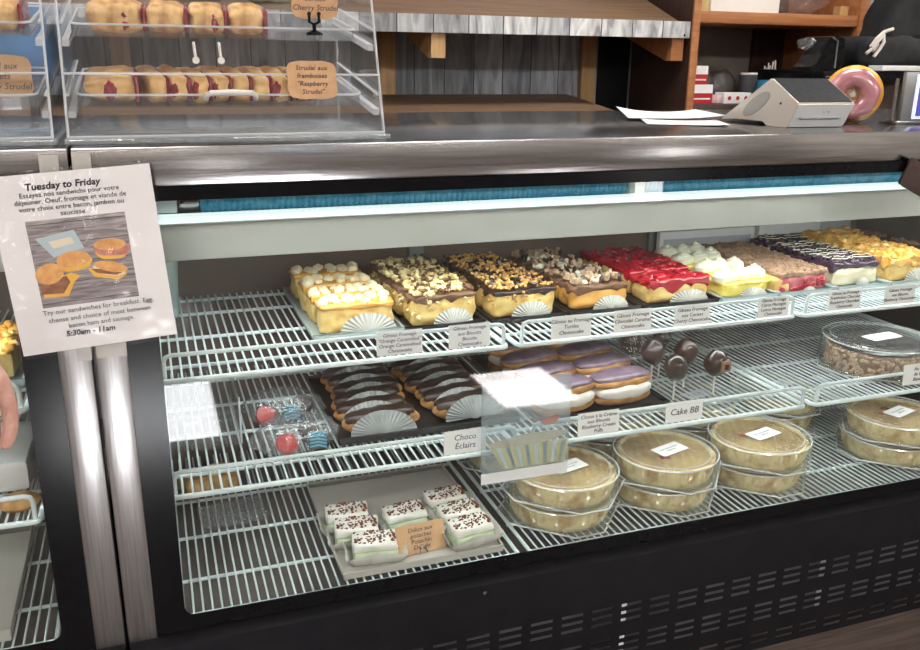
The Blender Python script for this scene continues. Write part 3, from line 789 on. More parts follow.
for i, (c, lab, k) in enumerate(POPS):
    z0 = ZM+.0125; x, y = c[0], c[1]; h = c[2]-z0; r = .027 if i != 5 else .022
    t = thing('cake_pop', lab, 'cake pop', (x, y, z0), group='cake pops on sticks')
    b = BM(); lump(b, (0,0,h), (r,r,r*1.12), 3, .07, 1.6, i); ob('chocolate_ball', b, CHOC, t)
    b = BM(); lathe(b, [(.0022,0),(.0022,h-r)], 8); ob('stick', b, STICK, t)
    if k == 1:
        b = BM()
        for q in range(46):
            a, e = U(-2.8,-.4), U(-.8,.7); d = Vector((math.cos(a)*math.cos(e), math.sin(a)*math.cos(e), 1.12*math.sin(e)))*(r*1.01); lump(b, d+Vector((0,0,h)), (.0026,.001,.001), 1, 0, 1, q, Matrix.Rotation(U(0,3),3,'Y'))
        ob('sprinkles', b, MERI, t)
    if k == 2:
        b = BM(); rbox(b, (.008,-.0215,h), (.013,.007,.013), .003, 3); pt = ob('icing_patch', b, CRUMB, t, label='pale square icing patch'); b = BM(); box(b, .003,.013,-.030,-.0284,h-.006,h+.006); ob('patch_centre', b, CHOC, pt, smooth=False)

# ------------------------------------------------------------------ bags of iced rounds, clear box
def bag(label, loc, sc, rz, rounds):
    b = BM(); lump(b, (0,0,.036), (.095*sc,.070*sc,.036), 4, .09, 2.6, int(loc[0]*100))
    b2 = b
    for v in b2.verts:
        if v.co.z < .002: v.co.z = .002
    fanpts = []
    solo('plastic_bag', b, FILM, label, 'bag', loc, (0,0,rz), 'clear bags of iced rounds')
    for lab, dx, dy, m, stripes in rounds:
        t = thing('iced_round', lab, 'treat', (loc[0]+dx, loc[1]+dy, loc[2]+.022), (.75,0,U(-.3,.3)), 'iced chocolate rounds in bags')
        q = BM(); lathe(q, [(.0001,-.009),(.018,-.009),(.0215,-.004),(.0215,.004),(.018,.009),(.0001,.010)], 24); ob('round', q, m, t)
        if stripes:
            q = BM()
            for k in range(5): tube(q, [(-.016, -.014+.007*k, .0098),(.0,-.014+.007*k+.0025,.0108),(.016,-.0155+.007*k,.0098)], .0022, 6)
            ob('icing_stripes', q, stripes, t)
bag('clear bag of iced rounds nearest the glass', (.330,.160,ZM), .90, .3,
    [('red iced round in the nearer clear bag',-.018,-.012,REDC,MERI if 0 else None),('blue striped round in the nearer clear bag',.042,-.020,CHOC,BLUEC),('dark round with a blue edge at the back of the nearer bag',.034,.042,CHOC,None)])
bag('clear bag of iced rounds behind the nearer bag', (.330,.310,ZM), .85, -.2,
    [('red iced round in the rear clear bag',-.038,-.010,REDC,None),('blue striped round in the rear clear bag',.014,-.022,CHOC,BLUEC),('plain dark round in the rear clear bag',.046,.030,CHOC,None)])
t = thing('clear_box', 'clear acrylic box standing empty at the left end of the middle tier', 'box', (.165,.34,ZM))
for n_, a in (('front_panel',(-.07,.07,-.12,-.118,.003,.10)),('rear_panel',(-.07,.07,.118,.12,.003,.10)),('left_panel',(-.07,-.068,-.1179,.1179,.003,.10)),('right_panel',(.068,.07,-.1179,.1179,.003,.10)),('bottom_panel',(-.07,.07,-.12,.12,0,.0028))):
    b = BM(); box(b, *a); ob(n_, b, ACRY, t, smooth=False)
b = BM(); tube(b, [(.069,-.119,.003),(.069,-.119,.10)], .0022, 6); ob('corner_edge', b, EDGE, t, label='bright corner edge')

# ------------------------------------------------------------------ cake under a dome, middle tier right
def dome_pack(label, loc, r, h, n=60, sticker=True, st_rot=.2, base_h=.010, cat='container', name='clamshell_container', group='clear clamshell containers', stw=.082, dot=False):
    """r: radius of the lid ridge"""
    t = thing(name, label, cat, loc, group=group)
    fl = lambda T, i: 1+.013*math.cos(n*T)
    b = BM(); lathe(b, [(r*1.05,base_h+.001),(r*1.03,base_h+.006),(r*1.01,h*.86)], n*4, rf=fl, close=False); ob('fluted_wall', b, PLAS, t)
    b = BM(); lathe(b, [(r*1.01,h*.865),(r*1.005,h*.97),(r*.97,h),(r*.93,h*.985),(r*.88,h*.93),(r*.86,h*.925),(.0001,h*.93)], 72, close=False); ob('lid_top', b, PLAS, t)
    b = BM(); tube(b, [(r*1.006*math.cos(2*PI*k/n/2), r*1.006*math.sin(2*PI*k/n/2), h*.925) for k in range(n*2)], [.0012+.0011*(k % 2) for k in range(n*2)], 6, closed=True); ob('lid_ridge', b, PLASR, t)
    b = BM(); tube(b, [(r*.865*math.cos(2*PI*k/64), r*.865*math.sin(2*PI*k/64), h*.935) for k in range(64)], .0010, 5, closed=True); ob('lid_groove', b, PLASR, t)
    b = BM(); oc = []
    for k in range(4):
        for d in (-.24,.24):
            a = PI/2*k-PI/2+d+.05; oc.append((r*1.19*math.cos(a), r*1.19*math.sin(a)))
    prism(b, oc, base_h-.003, base_h, 'Z'); ob('flange', b, PLAS, t, smooth=False)
    b = BM(); tube(b, [(*p, base_h-.0005) for p in oc], .0018, 6, closed=True); ob('flange_edge', b, PLASR, t)
    b = BM(); lathe(b, [(.0001,0),(r*.92,0),(r*1.0,base_h-.0035)], 64, close=False); ob('base_dish', b, PLAS, t)
    if sticker:
        b = BM(); box(b, -stw/2, stw/2, -.022, .022, 0, .0006); s = ob('label_sticker', b, CARD, t, (.008,-.004,h*.945), (0,0,st_rot), smooth=False)
        text(['Tarte aux pommes','Apple pie'], .0075, GREYC, s, (0,0,.0010), (0,0,0), lead=1.3)
        if dot:
            b = BM(); lathe(b, [(.004,0),(.0070,0),(.0070,.0006),(.004,.0006)], 20, close=False); ob('price_ring', b, REDC, t, (-.045,.004,h*.945), label='red ring mark')
    return t
def pie(label, loc, r, h, filling=PIEF, group='pies in clamshells'):
    t = thing('pie', label, 'pie', loc, group=group)
    b = BM(); lathe(b, [(.0001,0),(r*.93,0),(r*.97,h*.35),(r,h*.80),(r*1.0,h*.95),(r*.97,h),(r*.93,h*.97),(r*.91,h*.88)], 180, rf=lambda T, i: 1+(.012*math.cos(36*T)+.010*math.sin(7*T)+.006*math.sin(17*T) if 1 < i < 7 else 0), close=False); ob('crust', b, PIE, t)
    b = BM(); lathe(b, [(r*.93,h*.86),(r*.7,h*.93),(r*.45,h*.98),(r*.2,h*.96),(.0001,h*.96)], 48, rf=lambda T, i: 1+.02*math.sin(5*T+i) if i else 1, close=False); ob('top_crust', b, filling, t)
    b = BM(); lump(b, (-.005,-.035,h*.97), (.014,.008,.003), 2, .2, 2, 3); ob('vent_cut', b, BERRY, t, label='dark vent in the crust')
    return t
HP = .055
STK = [(.906,.155,'left-hand front stack',.35,False),(1.167,.160,'middle front stack',.25,False),(1.430,.165,'right-hand front stack',.12,True),(1.855,.170,'stack at the right picture edge',.1,True)]
BACK = [(.905,.435,'rear stack behind the left-hand pies',.3,False),(1.165,.435,'rear stack behind the middle pies',.3,False),(1.425,.435,'rear stack behind the right-hand pies',.3,False),(1.690,.430,'rear stack near the right picture edge',.1,False)]
pc = pp = {}
pc = {}; pp = None
ZD = Z3+.0025
for grp, lst in (('front',STK),('rear',BACK)):
    for x, y, w_, sr, dot in lst:
        for lev, ln in enumerate(('lower','upper')):
            st = lev == 1
            lab = 'clear clamshell holding the %s pie of the %s' % (ln, w_); key = (st, dot)
            z = ZD+lev*(HP+.0012)
            loc = (x+(.006 if lev else 0), y-(.004 if lev else 0), z)
            if key not in pc: pc[key] = dome_pack(lab, loc, .118, HP, sticker=st, dot=dot, st_rot=.25)
            else: dup(pc[key], loc, (0,0,U(-.06,.06)), lab)
            lab = '%s golden pie inside its clamshell in the %s' % (ln, w_)
            loc = (loc[0], loc[1], z+.0035)
            if pp is None: pp = pie(lab, loc, .112, .044)
            else: dup(pp, loc, (0,0,U(0,6)), lab)
c = dome_pack('large clear dome with a white label over the almond cake', (1.800,.20,ZM), .130, .085, stw=.10, st_rot=.1, name='cake_dome')
t = thing('almond_cake', 'round almond coated cake under the large clear dome', 'cake', (1.800,.20,ZM+.0035), group=None)
b = BM(); lathe(b, [(.0001,0),(.112,0),(.114,.05),(.108,.056),(.0001,.057)], 64); ob('cake_body', b, CRUMB, t)
b = BM()
for k in range(420):
    a = U(0,2*PI); lump(b, (.115*math.cos(a), .115*math.sin(a), U(.004,.054)), (U(.004,.007),U(.004,.007),U(.003,.006)), 1, .25, 2, k)
ob('almond_coating', b, ALMOND, t)
b = BM(); lathe(b, [(.0001,.0575),(.104,.0575),(.110,.061),(.095,.068),(.0001,.066)], 64, rf=lambda T, i: 1+.02*math.sin(14*T+i)); ob('chocolate_top', b, CHOC, t)

# ------------------------------------------------------------------ pistachio squares on the silver tray
tray('serving_tray', .392,.722,.035,.425, ZD, -.002, TRAYG, 'large silver tray at the bottom under the pistachio squares', h=.013)
PS = [((.468,.092),'pistachio square at the front left of the silver tray, leaning in paper',-.12),((.446,.158),'pistachio square behind the front left one',-.1),((.440,.222),'rearmost pistachio square in the left pair row',-.05),
      ((.556,.185),'pistachio square standing behind the kraft card',.12),
      ((.670,.090),'pistachio square at the front right of the silver tray',.15),((.668,.155),'middle pistachio square of the right row',.12),((.660,.222),'rearmost pistachio square of the right row',.1)]
proto = None
for (x, y), lab, rz in PS:
    loc = (x, y, ZD+.0035)
    if proto is None:
        t = proto = thing('pistachio_square', lab, 'cake square', loc, (0,0,rz), 'pistachio delight squares')
        W2, D2 = .044, .027
        b = BM(); rbox(b, (0,0,.013), (W2,D2,.013), .006, 5, .002, 60, 1); ob('pistachio_base', b, PISTG, t)
        b = BM(); rbox(b, (0,0,.035), (W2*1.02,D2*1.02,.011), .008, 6, .005, 55, 2); ob('cream_layer', b, PISTW, t)
        b = top_pieces(95, W2*2, D2*2, .0455, .0012, .0034, 1, .8, .92, .002); ob('cocoa_crumbs', b, COCOA, t)
        b = BM()
        for sgn in (-1,1):
            for i in range(1):
                pts = []
        g = []
        for j in range(3):
            ring = []
            for k in range(48):
                a = 2*PI*k/48; ca, sa = math.cos(a), math.sin(a); m = max(abs(ca)/1.0, abs(sa)/1.0)
                q = (1.0, 1.12, 1.34)[j] + (.05 if (k % 2 and j) else 0)
                ring.append(b.verts.new((ca/m*W2*q*1.02 if abs(ca/m)<=1 else 0, sa/m*D2*q*1.05, (.0008,.004,.031)[j]-(.010*abs(ca/m*sa/m) if j == 2 else 0))))
            g.append(ring)
        for p, q in zip(g, g[1:]):
            for k in range(48): b.faces.new((p[k], p[(k+1) % 48], q[(k+1) % 48], q[k]))
        ob('paper_case', b, LINER, t, solid=.0004, label='white pleated paper case')
    else: dup(proto, loc, (0,0,rz), lab)
t = card((.563,.075,ZD+.0045), .104, .060, ['Délice aux','pistaches','Pistachio','Delight'], 'kraft card reading Pistachio Delight on the silver tray', .0125, m=KRAFT, tilt=.35, rz=.08, group=None, lead=.95)
b = BM(); tube(b, [(-.008,-.006,.0),(-.004,-.004,.012),(.004,-.004,.012),(.008,-.006,.0)], .0014, 6); ob('card_clip', b, STEEL, t, label='metal card clip')

# things lying at the back left of the bottom deck
b = BM(); rbox(b, (0,0,.022), (.065,.045,.022), .02, 6, .006, 30, 5); solo('bread_roll', b, PUFFG, 'golden brown bread roll at the back left of the bottom deck', 'bread', (.175,.50,ZD), (0,0,.3))
b = BM()
for i in range(9):
    for j in range(7): lump(b, (-.06+.015*i+(.0075 if j % 2 else 0), -.045+.014*j, .006), (.0066,.0066,.005), 2, .05)
box(b, -.07,.07,-.055,.055,0,.003); solo('bubble_wrap', b, FILM, 'clear bubble wrap sheet on the bottom deck before the bread roll', 'packing sheet', (.215,.365,ZD), (0,0,.1))

# ------------------------------------------------------------------ acrylic strudel cases on the counter
ZB = 1.1945
FY = lambda z: .062+.335*(z-1.2)
def acrylic_case(x0, x1, label, rail_right=True):
    t = thing('acrylic_case', label, 'display case', ((x0+x1)/2, .23, ZB)); kw = dict(world=True)
    zt, yb = 1.60, .43
    b = BM(); box(b, x0-.004, x1+.006, .045, yb+.012, ZB, ZB+.008, .002); ob('plinth', b, PLINTH, t, **kw)
    side = [(FY(1.203)+.003,1.203),(yb,1.203),(yb,zt),(FY(zt)+.003,zt)]
    for nm, a in (('left_panel',x0),('right_panel',x1-.003)):
        b = BM(); prism(b, side, a, a+.003, 'X'); ob(nm, b, ACRY, t, smooth=False, **kw)
    b = BM(); box(b, x0+.0031, x1-.0031, yb-.003, yb, 1.2032, zt); ob('back_panel', b, ACRY, t, smooth=False, **kw)
    for nm, z0, z1 in (('lower_door',1.2035,1.2965),('upper_door',1.2985,1.44)):
        b = BM(); quad_slab(b, [(x0+.001,FY(z0)-.001,z0),(x1-.001,FY(z0)-.001,z0),(x1-.001,FY(z1)-.001,z1),(x0+.001,FY(z1)-.001,z1)], (0,.003,0)); ob(nm, b, ACRY, t, smooth=False, **kw)
    for e, pts in (('front_edge',[(x1-.001,FY(1.203),1.203),(x1-.001,FY(zt),zt)]),('front_edge',[(x0+.001,FY(1.203),1.203),(x0+.001,FY(zt),zt)]),
                   ('base_edge',[(x0,FY(1.2),1.2045),(x1,FY(1.2),1.2045)]),('door_seam',[(x0,FY(1.297)-.001,1.2975),(x1,FY(1.297)-.001,1.2975)]),('rear_edge',[(x1-.0015,yb,1.203),(x1-.0015,yb,zt)])):
        b = BM(); tube(b, pts, .0022, 6); ob(e, b, EDGE, t, **kw)
    for zf in (1.232,1.337):
        for nm, a in (('left_rail',x0+.0035),('right_rail',x1-.0135)):
            b = BM(); prism(b, [(FY(zf)+.012,zf),(yb-.01,zf+.045),(yb-.01,zf+.055),(FY(zf)+.012,zf+.010)], a, a+.010, 'X'); ob(nm, b, EDGE, t, smooth=False, **kw)
        for nm, a in (('left_lip',x0+.0035),('right_lip',x1-.0065)):
            b = BM(); tube(b, [(a+.0015,FY(zf)+.010,zf+.034),(a+.0015,yb-.02,zf+.082)], .0024, 6); ob(nm, b, EDGE, t, **kw)
    if rail_right:
        b = BM(); hx, hz = .243, 1.268; y = FY(hz)-.003
        tube(b, [(hx-.039,y,hz-.008),(hx-.038,y-.012,hz-.003),(hx-.032,y-.018,hz+.002),(hx,y-.020,hz+.003),(hx+.032,y-.018,hz+.002),(hx+.038,y-.012,hz-.003),(hx+.039,y,hz-.008)], .0042, 8)
        ob('door_handle', b, WHPL, t, label='white plastic door handle', **kw)
        for hx in (.192,.231):
            b = BM(); y = FY(1.33)-.004; tube(b, [(hx,y,1.346),(hx+.001,y-.002,1.33),(hx+.002,y-.002,1.322)], .0026, 6)
            lathe(b, [(.0055,-.002),(.0055,.002)], 14, (hx+.002,y-.002,1.3185), axis='Y'); ob('door_catch', b, WHPL, t, label='white plastic door catch', **kw)
    return t
acrylic_case(-.004, .492, 'clear acrylic case with strudel trays standing on the steel counter')
acrylic_case(-.52, -.024, 'clear acrylic case cut off by the left picture edge', False)
TL = math.atan2(.045, .33)
def acr_tray(x0, x1, zf, label):
    t = thing('acrylic_tray', label, 'tray', ((x0+x1)/2, FY(zf)+.02, zf+.0145), (TL,0,0), 'clear strudel trays')
    w_ = (x1-x0)/2
    b = BM(); box(b, -w_, w_, 0, .27, 0, .0025); ob('tray_base', b, ACRY, t, smooth=False)
    pts = rrect(-w_+.001, w_-.001, .001, .27, .02)
    b = BM(); tube(b, [(p[0],p[1],.019) for p in pts], .0020, 6, closed=True); ob('tray_rim', b, EDGE, t)
    b = BM()
    for p, q in zip(pts, pts[1:]+pts[:1]): quad_slab(b, [(*p,.0026),(*q,.0026),(*q,.018),(*p,.018)], (0,.0008,0))
    ob('tray_wall', b, ACRY, t, smooth=False)
    return t
acr_tray(.012, .462, 1.232, 'lower clear tray holding the sliced raspberry strudel')
acr_tray(.012, .462, 1.337, 'upper clear tray holding the cherry strudel pieces')
acr_tray(-.50, -.042, 1.232, 'lower clear tray in the acrylic case at the left edge')
acr_tray(-.50, -.042, 1.337, 'upper clear tray holding pastry at the left edge')
def on_tray(x, v, zf): # a point on a tray, v along its slope
    return (x, FY(zf)+.02+v*math.cos(TL), zf+.0145+.003*math.cos(TL)+v*math.sin(TL))
def strudel(label, loc, L, W, H, grp, shear=0., seed=0, end=False, glz=PUFFG):
    t = thing('strudel_slice', label, 'strudel slice', loc, (TL,0,0), grp)
    def fn(p):
        x = p.x + shear*p.y
        z = p.z*(1-.35*(p.y/(W/2))**2) if p.z > 0 else p.z
        if end: z *= 1-.25*max(0,-p.x/(L/2)); 
        return Vector((x, p.y, z))
    b = BM(); rbox(b, (0,0,H/2), (L/2,W/2,H/2), min(.016,L*.30), 12, .007, 60, seed, fn); ob('pastry', b, glz, t)
    b = BM()
    def fs(p): return Vector((p.x + shear*p.y, p.y, p.z))
    rbox(b, (L/2+.002,0,H*.45), (.0040,W*.475,H*.43), .004, 8, .005, 70, seed+3, fs); ob('berry_filling', b, BERRY, t, label='dark red berry filling oozing at the cut')
    if random.random() < .6 or end:
        b = BM(); lump(b, (0 if end else L*.15, -W*.48, H*.42), (L*.13 if end else .006,.006,H*.30), 3, .2, 2, seed); ob('berry_patch', b, BERRY, t, label='dark red berry patch on the side')
    return t
nth = ['first','second','third','fourth','fifth','sixth','seventh','eighth','ninth']
xs_ = [.062]+[.122+.0325*i for i in range(8)]
for i, x in enumerate(xs_):
    strudel('%s slice from the left of the raspberry strudel on the lower tray' % nth[i], on_tray(x, .075, 1.232),   .075 if i == 0 else .0265, .115, .047, 'raspberry strudel slices', -.22 if i else 0, i, i == 0)
for i, (x, L) in enumerate(((.080,.090),(.158,.062),(.222,.060),(.286,.062))):
    strudel('%s piece from the left of the cherry strudel on the upper tray' % nth[i], on_tray(x, .085, 1.337), L*.95, .115, .045, 'cherry strudel pieces', .06, 20+i, False, PUFF)
strudel('pale flaky pastry on the upper tray at the left picture edge', on_tray(-.115, .09, 1.337), .11, .11, .045, None, 0, 31, False, PUFF)

def scallop(w, h):
    P = []; n = 72
    for k in range(n):
        a = 2*PI*k/n; c, s = math.cos(a), math.sin(a); m = max(abs(c)/(w/2), abs(s)/(h/2)); x, z = c/m, s/m
        cx, cz = abs(x)/(w/2), abs(z)/(h/2)
        q = 1-.10*max(0,(min(cx,cz)-.55)/.45)-.025*(1+math.cos(a*8))/2
        P.append((x*q, z*q))
    return P
def kraft(loc, w, h, lines, label, size, tilt=.0):
    b = BM(); prism(b, scallop(w,h), -.0007, .0007)
    o = solo('kraft_label', b, KRAFT, label, 'label', loc, (-tilt,0,0), 'kraft paper strudel labels', smooth=False)
    text(lines, size, INK, o, (0,-.0012,.0), lead=1.15, shear=.2); return o
kraft((.376,FY(1.289)-.0045,1.289), .083, .064, ['Strudel aux','framboises','"Raspberry','Strudel"'], 'kraft label reading Raspberry Strudel on the lower acrylic door', .0115, .32)
kraft((.392,.125,1.418), .078, .064, ['Strudel aux','cerises','Cherry Strudel'], 'kraft label reading Cherry Strudel above its black clip', .0125)
kraft((-.098,.125,1.292), .100, .064, ['Strudel aux','bleuets','Blueberry Strudel'], 'kraft label cut by the left picture edge in its black clip', .0132)
def clip(x, y, z0, z1, label):
    t = thing('label_clip', label, 'clip', (x,y,z0), group=None)
    b = BM(); lathe(b, [(.0001,0),(.014,0),(.013,.004),(.004,.008),(.0001,.008)], 20); ob('clip_foot', b, BLACK, t)
    h = z1-z0
    b = BM(); tube(b, [(0,0,.006),(0,0,h*.55)], .0035, 6); ob('clip_stem', b, BLACK, t)
    for s in (-1,1):
        b = BM(); tube(b, [(0,0,h*.5),(s*.008,-.001,h*.62),(s*.008,-.001,h)], .0025, 6); lump(b, (s*.008,-.001,h), .004, 1, 0); ob('clip_jaw', b, BLACK, t)
clip(.388, .116, on_tray(0,.02,1.337)[2]+.003, 1.394, 'small black clip holding the Cherry Strudel label')
clip(-.118, .116, on_tray(0,.05,1.232)[2]+.003, 1.275, 'small black clip holding the label at the left picture edge')

# ------------------------------------------------------------------ the laminated sandwich sign taped over the joint
sg = thing('menu_sign', 'laminated white breakfast sandwich sign taped over the joint of the cases', 'sign', (.007,-.012,1.029), (0,-R(3.8),0))
b = BM(); box(b, -.1115,.1115,-.0005,.0005,-.135,.135); ob('paper_sheet', b, WPAPER, sg, smooth=False)
b = BM()
n1, n2 = 22, 26; gr = [[b.verts.new((-.117+.234*i/n1, -.0012-.0008*noise.noise(Vector((i*.4,j*.4,1))), -.141+.282*j/n2)) for i in range(n1+1)] for j in range(n2+1)]
for j in range(n2):
    for i in range(n1): b.faces.new((gr[j][i],gr[j][i+1],gr[j+1][i+1],gr[j+1][i]))
ob('laminate_film', b, LAMIN, sg)
def fit(o, wd):
    xs = [v.co.x for v in o.data.vertices]; k = wd/(max(xs)-min(xs))
    for v in o.data.vertices: v.co.x *= k; v.co.y *= min(1.25, max(.8, k))
for s_, z, wd, sz, bold, m_ in (('Tuesday to Friday',.116,.102,.0150,.00035,INK),('Essayez nos sandwichs pour votre',.1045,.135,.0098,0,INK),('déjeuner. Oeuf, fromage et viande de',.0945,.152,.0098,0,INK),
        ('votre choix entre bacon, jambon ou',.0845,.143,.0098,0,INK),('saucisse.',.0748,.036,.0098,0,INK),
        ('Try our sandwiches for breakfast. Egg,',-.0725,.158,.0098,0,INK),('cheese and choice of meat between',-.0850,.146,.0098,0,INK),('bacon ham and sausage.',-.0965,.094,.0098,0,INK),('5:30am - 11am',-.1090,.070,.0125,.0003,INK)):
    o = text([s_], sz, m_, sg, (-.012 if sz > .012 else -.004 if z > 0 else .006,-.0026,z), shear=.0 if sz < .012 else .15, bold=bold, depth=.0001); fit(o, wd)
PLK = plankmat('printed_planks', .030, [(.30,.26,.27),(.42,.38,.38),(.34,.30,.31),(.46,.43,.42)], axis='Z', grain=(6,60,60), bump=0)
BUN = mat('printed_bun', (.62,.29,.09), .6, c2=(.74,.42,.16), scale=60); HAM = mat('printed_ham', (.48,.17,.13), .6, c2=(.60,.28,.22), scale=90)
CHEE = mat('printed_cheese', (.80,.45,.08), .6); SAUS = mat('printed_sausage', (.20,.075,.04), .6, c2=(.30,.13,.07), scale=90); MENU = mat('printed_card', (.45,.55,.60), .6); EGGW = mat('printed_egg', (.75,.66,.52), .6)
b = BM(); box(b, -.0685,.0685,-.0009,-.0005,-.0655,.0665); pic = ob('printed_photo', b, PLK, sg, (-.003,0,.0005), smooth=False, label='printed photo of breakfast sandwiches')
def blob(name, pts, m, y, lab=None):
    b = BM(); prism(b, pts, y, y-.0001); return ob(name, b, m, pic, smooth=False, label=lab)
def ell(cx, cz, a, c, rot=0, n=28, w=.0, seed=0):
    P = []
    for k in range(n):
        t_ = 2*PI*k/n; q = 1+w*math.sin(5*t_+seed); x, z = a*math.cos(t_)*q, c*math.sin(t_)*q
        P.append((cx+x*math.cos(rot)-z*math.sin(rot), cz+x*math.sin(rot)+z*math.cos(rot)))
    return P
blob('printed_menu', [(-.060,.040),(-.006,.048),(.004,.019),(-.040,.010)], MENU, -.00095)
blob('printed_menu_badge', [(-.043,.034),(-.012,.038),(-.008,.028),(-.038,.023)], EGGW, -.0010)
for cx, cz, a in ((-.014,.004,.0235),):
    blob('printed_cheese', ell(cx+.002,cz-.007,a*1.02,.011,.1,w=.05), CHEE, -.00105); blob('printed_bun', ell(cx,cz,a,.0125,.05), BUN, -.00115)
blob('printed_cheese', ell(.041,.007,.023,.010,-.05,w=.05), CHEE, -.00100); blob('printed_ham', ell(.042,.012,.026,.010,-.1,w=.06), HAM, -.00105); blob('printed_bun', ell(.040,.020,.023,.009,-.05), BUN, -.00115)
blob('printed_cheese', ell(.030,-.023,.026,.009,-.25,w=.08), CHEE, -.00100); blob('printed_egg', ell(.033,-.018,.023,.009,-.3), EGGW, -.00105); blob('printed_sausage', ell(.029,-.021,.020,.004,-.25,w=.1), SAUS, -.00110); blob('printed_bun', ell(.036,-.014,.024,.008,-.3), BUN, -.00115)
blob('printed_cheese', [(-.064,-.049),(-.030,-.051),(-.018,-.030),(-.008,-.022),(-.020,-.016),(-.040,-.020),(-.064,-.030)], CHEE, -.00100)
blob('printed_sausage', [(-.066,-.044),(-.036,-.046),(-.024,-.030),(-.028,-.020),(-.050,-.022),(-.066,-.030)], SAUS, -.00105); blob('printed_bun', ell(-.050,-.014,.020,.0155,.25), BUN, -.00115)
TAPE = clear('frosted_tape', (.95,.94,.92), .10, .2, haze=.35, hazec=(.8,.78,.74))
for x, z, w_, h_, lab in ((-.028,1.168,.026,.034,'tape strip above the sign, left of the joint'),(.016,1.170,.026,.036,'tape strip above the sign, right of the joint'),(-.012,.884,.022,.030,'tape strip below the sign, left of the joint'),(.028,.886,.044,.030,'tape strip below the sign, right of the joint')):
    b = BM(); box(b, -w_/2,w_/2,-.0003,.0003,-h_/2,h_/2); solo('tape_strip', b, TAPE, lab, 'tape', (x,-.0055,z), group='tape strips holding the sign', smooth=False)

# sheet with a printed cup behind the front glass
PSHT = clear('thin_print_sheet', (.95,.97,.98), .03, .1, haze=.24, hazec=(.52,.60,.64))
sh = thing('printed_sheet', 'pale see-through printed sheet behind the glass at the Éclairs rail end', 'sheet', (.752,.0092,.533))
b = BM(); box(b, -.093,.093,-.0006,.0006,0,.215); ob('sheet', b, PSHT, sh, smooth=False)
b = BM(); box(b, -.092,.092,-.0010,-.0007,.004,.026); ob('white_strip', b, WPAPER, sh, smooth=False, label='white strip along the bottom')
CUPY = clear('printed_cup', (1,1,.95), .02, .2, haze=.55, hazec=(.62,.62,.42)); CUPC = clear('printed_cream', (1,1,1), .02, .2, haze=.5, hazec=(.58,.56,.46)); GR = mat('printed_grey', (.22,.27,.29), .6); PKT = mat('printed_fruit', (.42,.22,.20), .6); PBL = mat('printed_pale_blue', (.42,.50,.54), .6)
b = BM(); prism(b, [(-.045,.030),(.086,.030),(.091,.078),(-.075,.078)], -.0010, -.0008); cup = ob('printed_cup', b, CUPY, sh, smooth=False)
for k in range(8):
    x = -.066+.02*k; b = BM(); prism(b, [(x*.8+.012,.031),(x*.8+.018,.031),(x+.012,.076),(x+.004,.076)], -.0013, -.0011); ob('cup_flute', b, GR if k % 2 else PBL, cup, smooth=False)
b = BM(); prism(b, ell(.006,.088,.084,.011,.05,w=.04), -.0013, -.0011); ob('printed_cream', b, CUPC, sh, smooth=False)
b = BM(); prism(b, ell(.050,.122,.020,.008,.1,w=.1), -.0013, -.0011); ob('printed_fruit', b, PKT, sh, smooth=False)

# dark plaque hung before the glass at the right edge
b = BM(); rbox(b, (0,0,0), (.060,.005,.030), .004, 6); solo('leather_plaque', b, LEATH, 'dark brown plaque tilted before the glass at the right picture edge', 'plaque', (1.630,-.012,1.092), (0,.42,0))

# ------------------------------------------------------------------ left case contents
tray('pastry_board', -.36,-.125,.15,.5, Z1+.0056, 0, TRAYT, 'pale tray with a yellow cake in the left case')
t = thing('yellow_cake', 'yellow crumb topped cake behind the sign in the left case', 'cake', (-.215,.27,Z1+.0082))
b = BM(); rbox(b, (0,0,.025), (.075,.09,.025), .01, 5, .004); ob('cake_body', b, CREAM, t)
ob('crumb_topping', top_pieces(90, .15, .18, .052, .007, .012), CARAM, t)
b = BM(); rbox(b, (0,0,.03), (.07,.10,.03), .012, 6, .004, 30); solo('paper_bag', b, WPAPER, 'white paper parcel on the middle tier of the left case', 'parcel', (-.205,.24,Z2+.0025))
b = BM(); lathe(b, [(.0001,0),(.030,0),(.034,.006),(.026,.013),(.0001,.016)], 28); solo('cookie', b, CHOUX, 'brown cookie beside the white parcel in the left case', 'cookie', (-.150,.095,Z2+.0025))
tray('serving_tray', -.50,-.185,.04,.42, ZD+.0005, 0, TRAYG, 'silver tray on the bottom deck of the left case', h=.02)

# ------------------------------------------------------------------ on the steel counter
ZC1 = 1.1945
t = thing('cash_register', 'white tent-shaped payment terminal with black screen on the counter', 'payment terminal', (1.46,.2,ZC1))
prof = [(.358,ZC1+.004),(.193,1.294),(.100,1.245),(.128,ZC1),(.196,ZC1),(.206,1.203),(.30,1.203)]
b = BM(); prism(b, prof, 1.382, 1.528, 'X'); bmesh.ops.bevel(b, geom=[e for e in b.edges if abs(e.verts[0].co.x-e.verts[1].co.x) > .1], offset=.003, segments=2, affect='EDGES'); ob('terminal_body', b, mat('shaded_white_plastic', (.70,.63,.56), .35), t, world=True)  # tan shading of the white body is put into its colour
dv = Vector((0,-.093,-.049)).normalized(); nv = Vector((0,-dv.z,dv.y)); nv = nv if nv.z > 0 else -nv
p0 = Vector((1.386,.193,1.294))+dv*.004; p1 = p0+dv*.096
b = BM(); quad_slab(b, [p0, p0+Vector((.138,0,0)), p1+Vector((.138,0,0)), p1], nv*.0016); ob('touch_screen', b, SCRN, t, world=True, smooth=False, label='black screen')
b = BM(); q0 = Vector((1.384,.1005,1.2435)); q1 = Vector((1.384,.1275,ZC1+.002)); quad_slab(b, [q0,q0+Vector((.142,0,0)),q1+Vector((.142,0,0)),q1], (0,-.0012,-.0006)); ob('front_face', b, mat('lit_white_plastic', (.78,.80,.82), .3), t, world=True, smooth=False, label='front face in lit white')  # same white plastic, coloured as the lit side
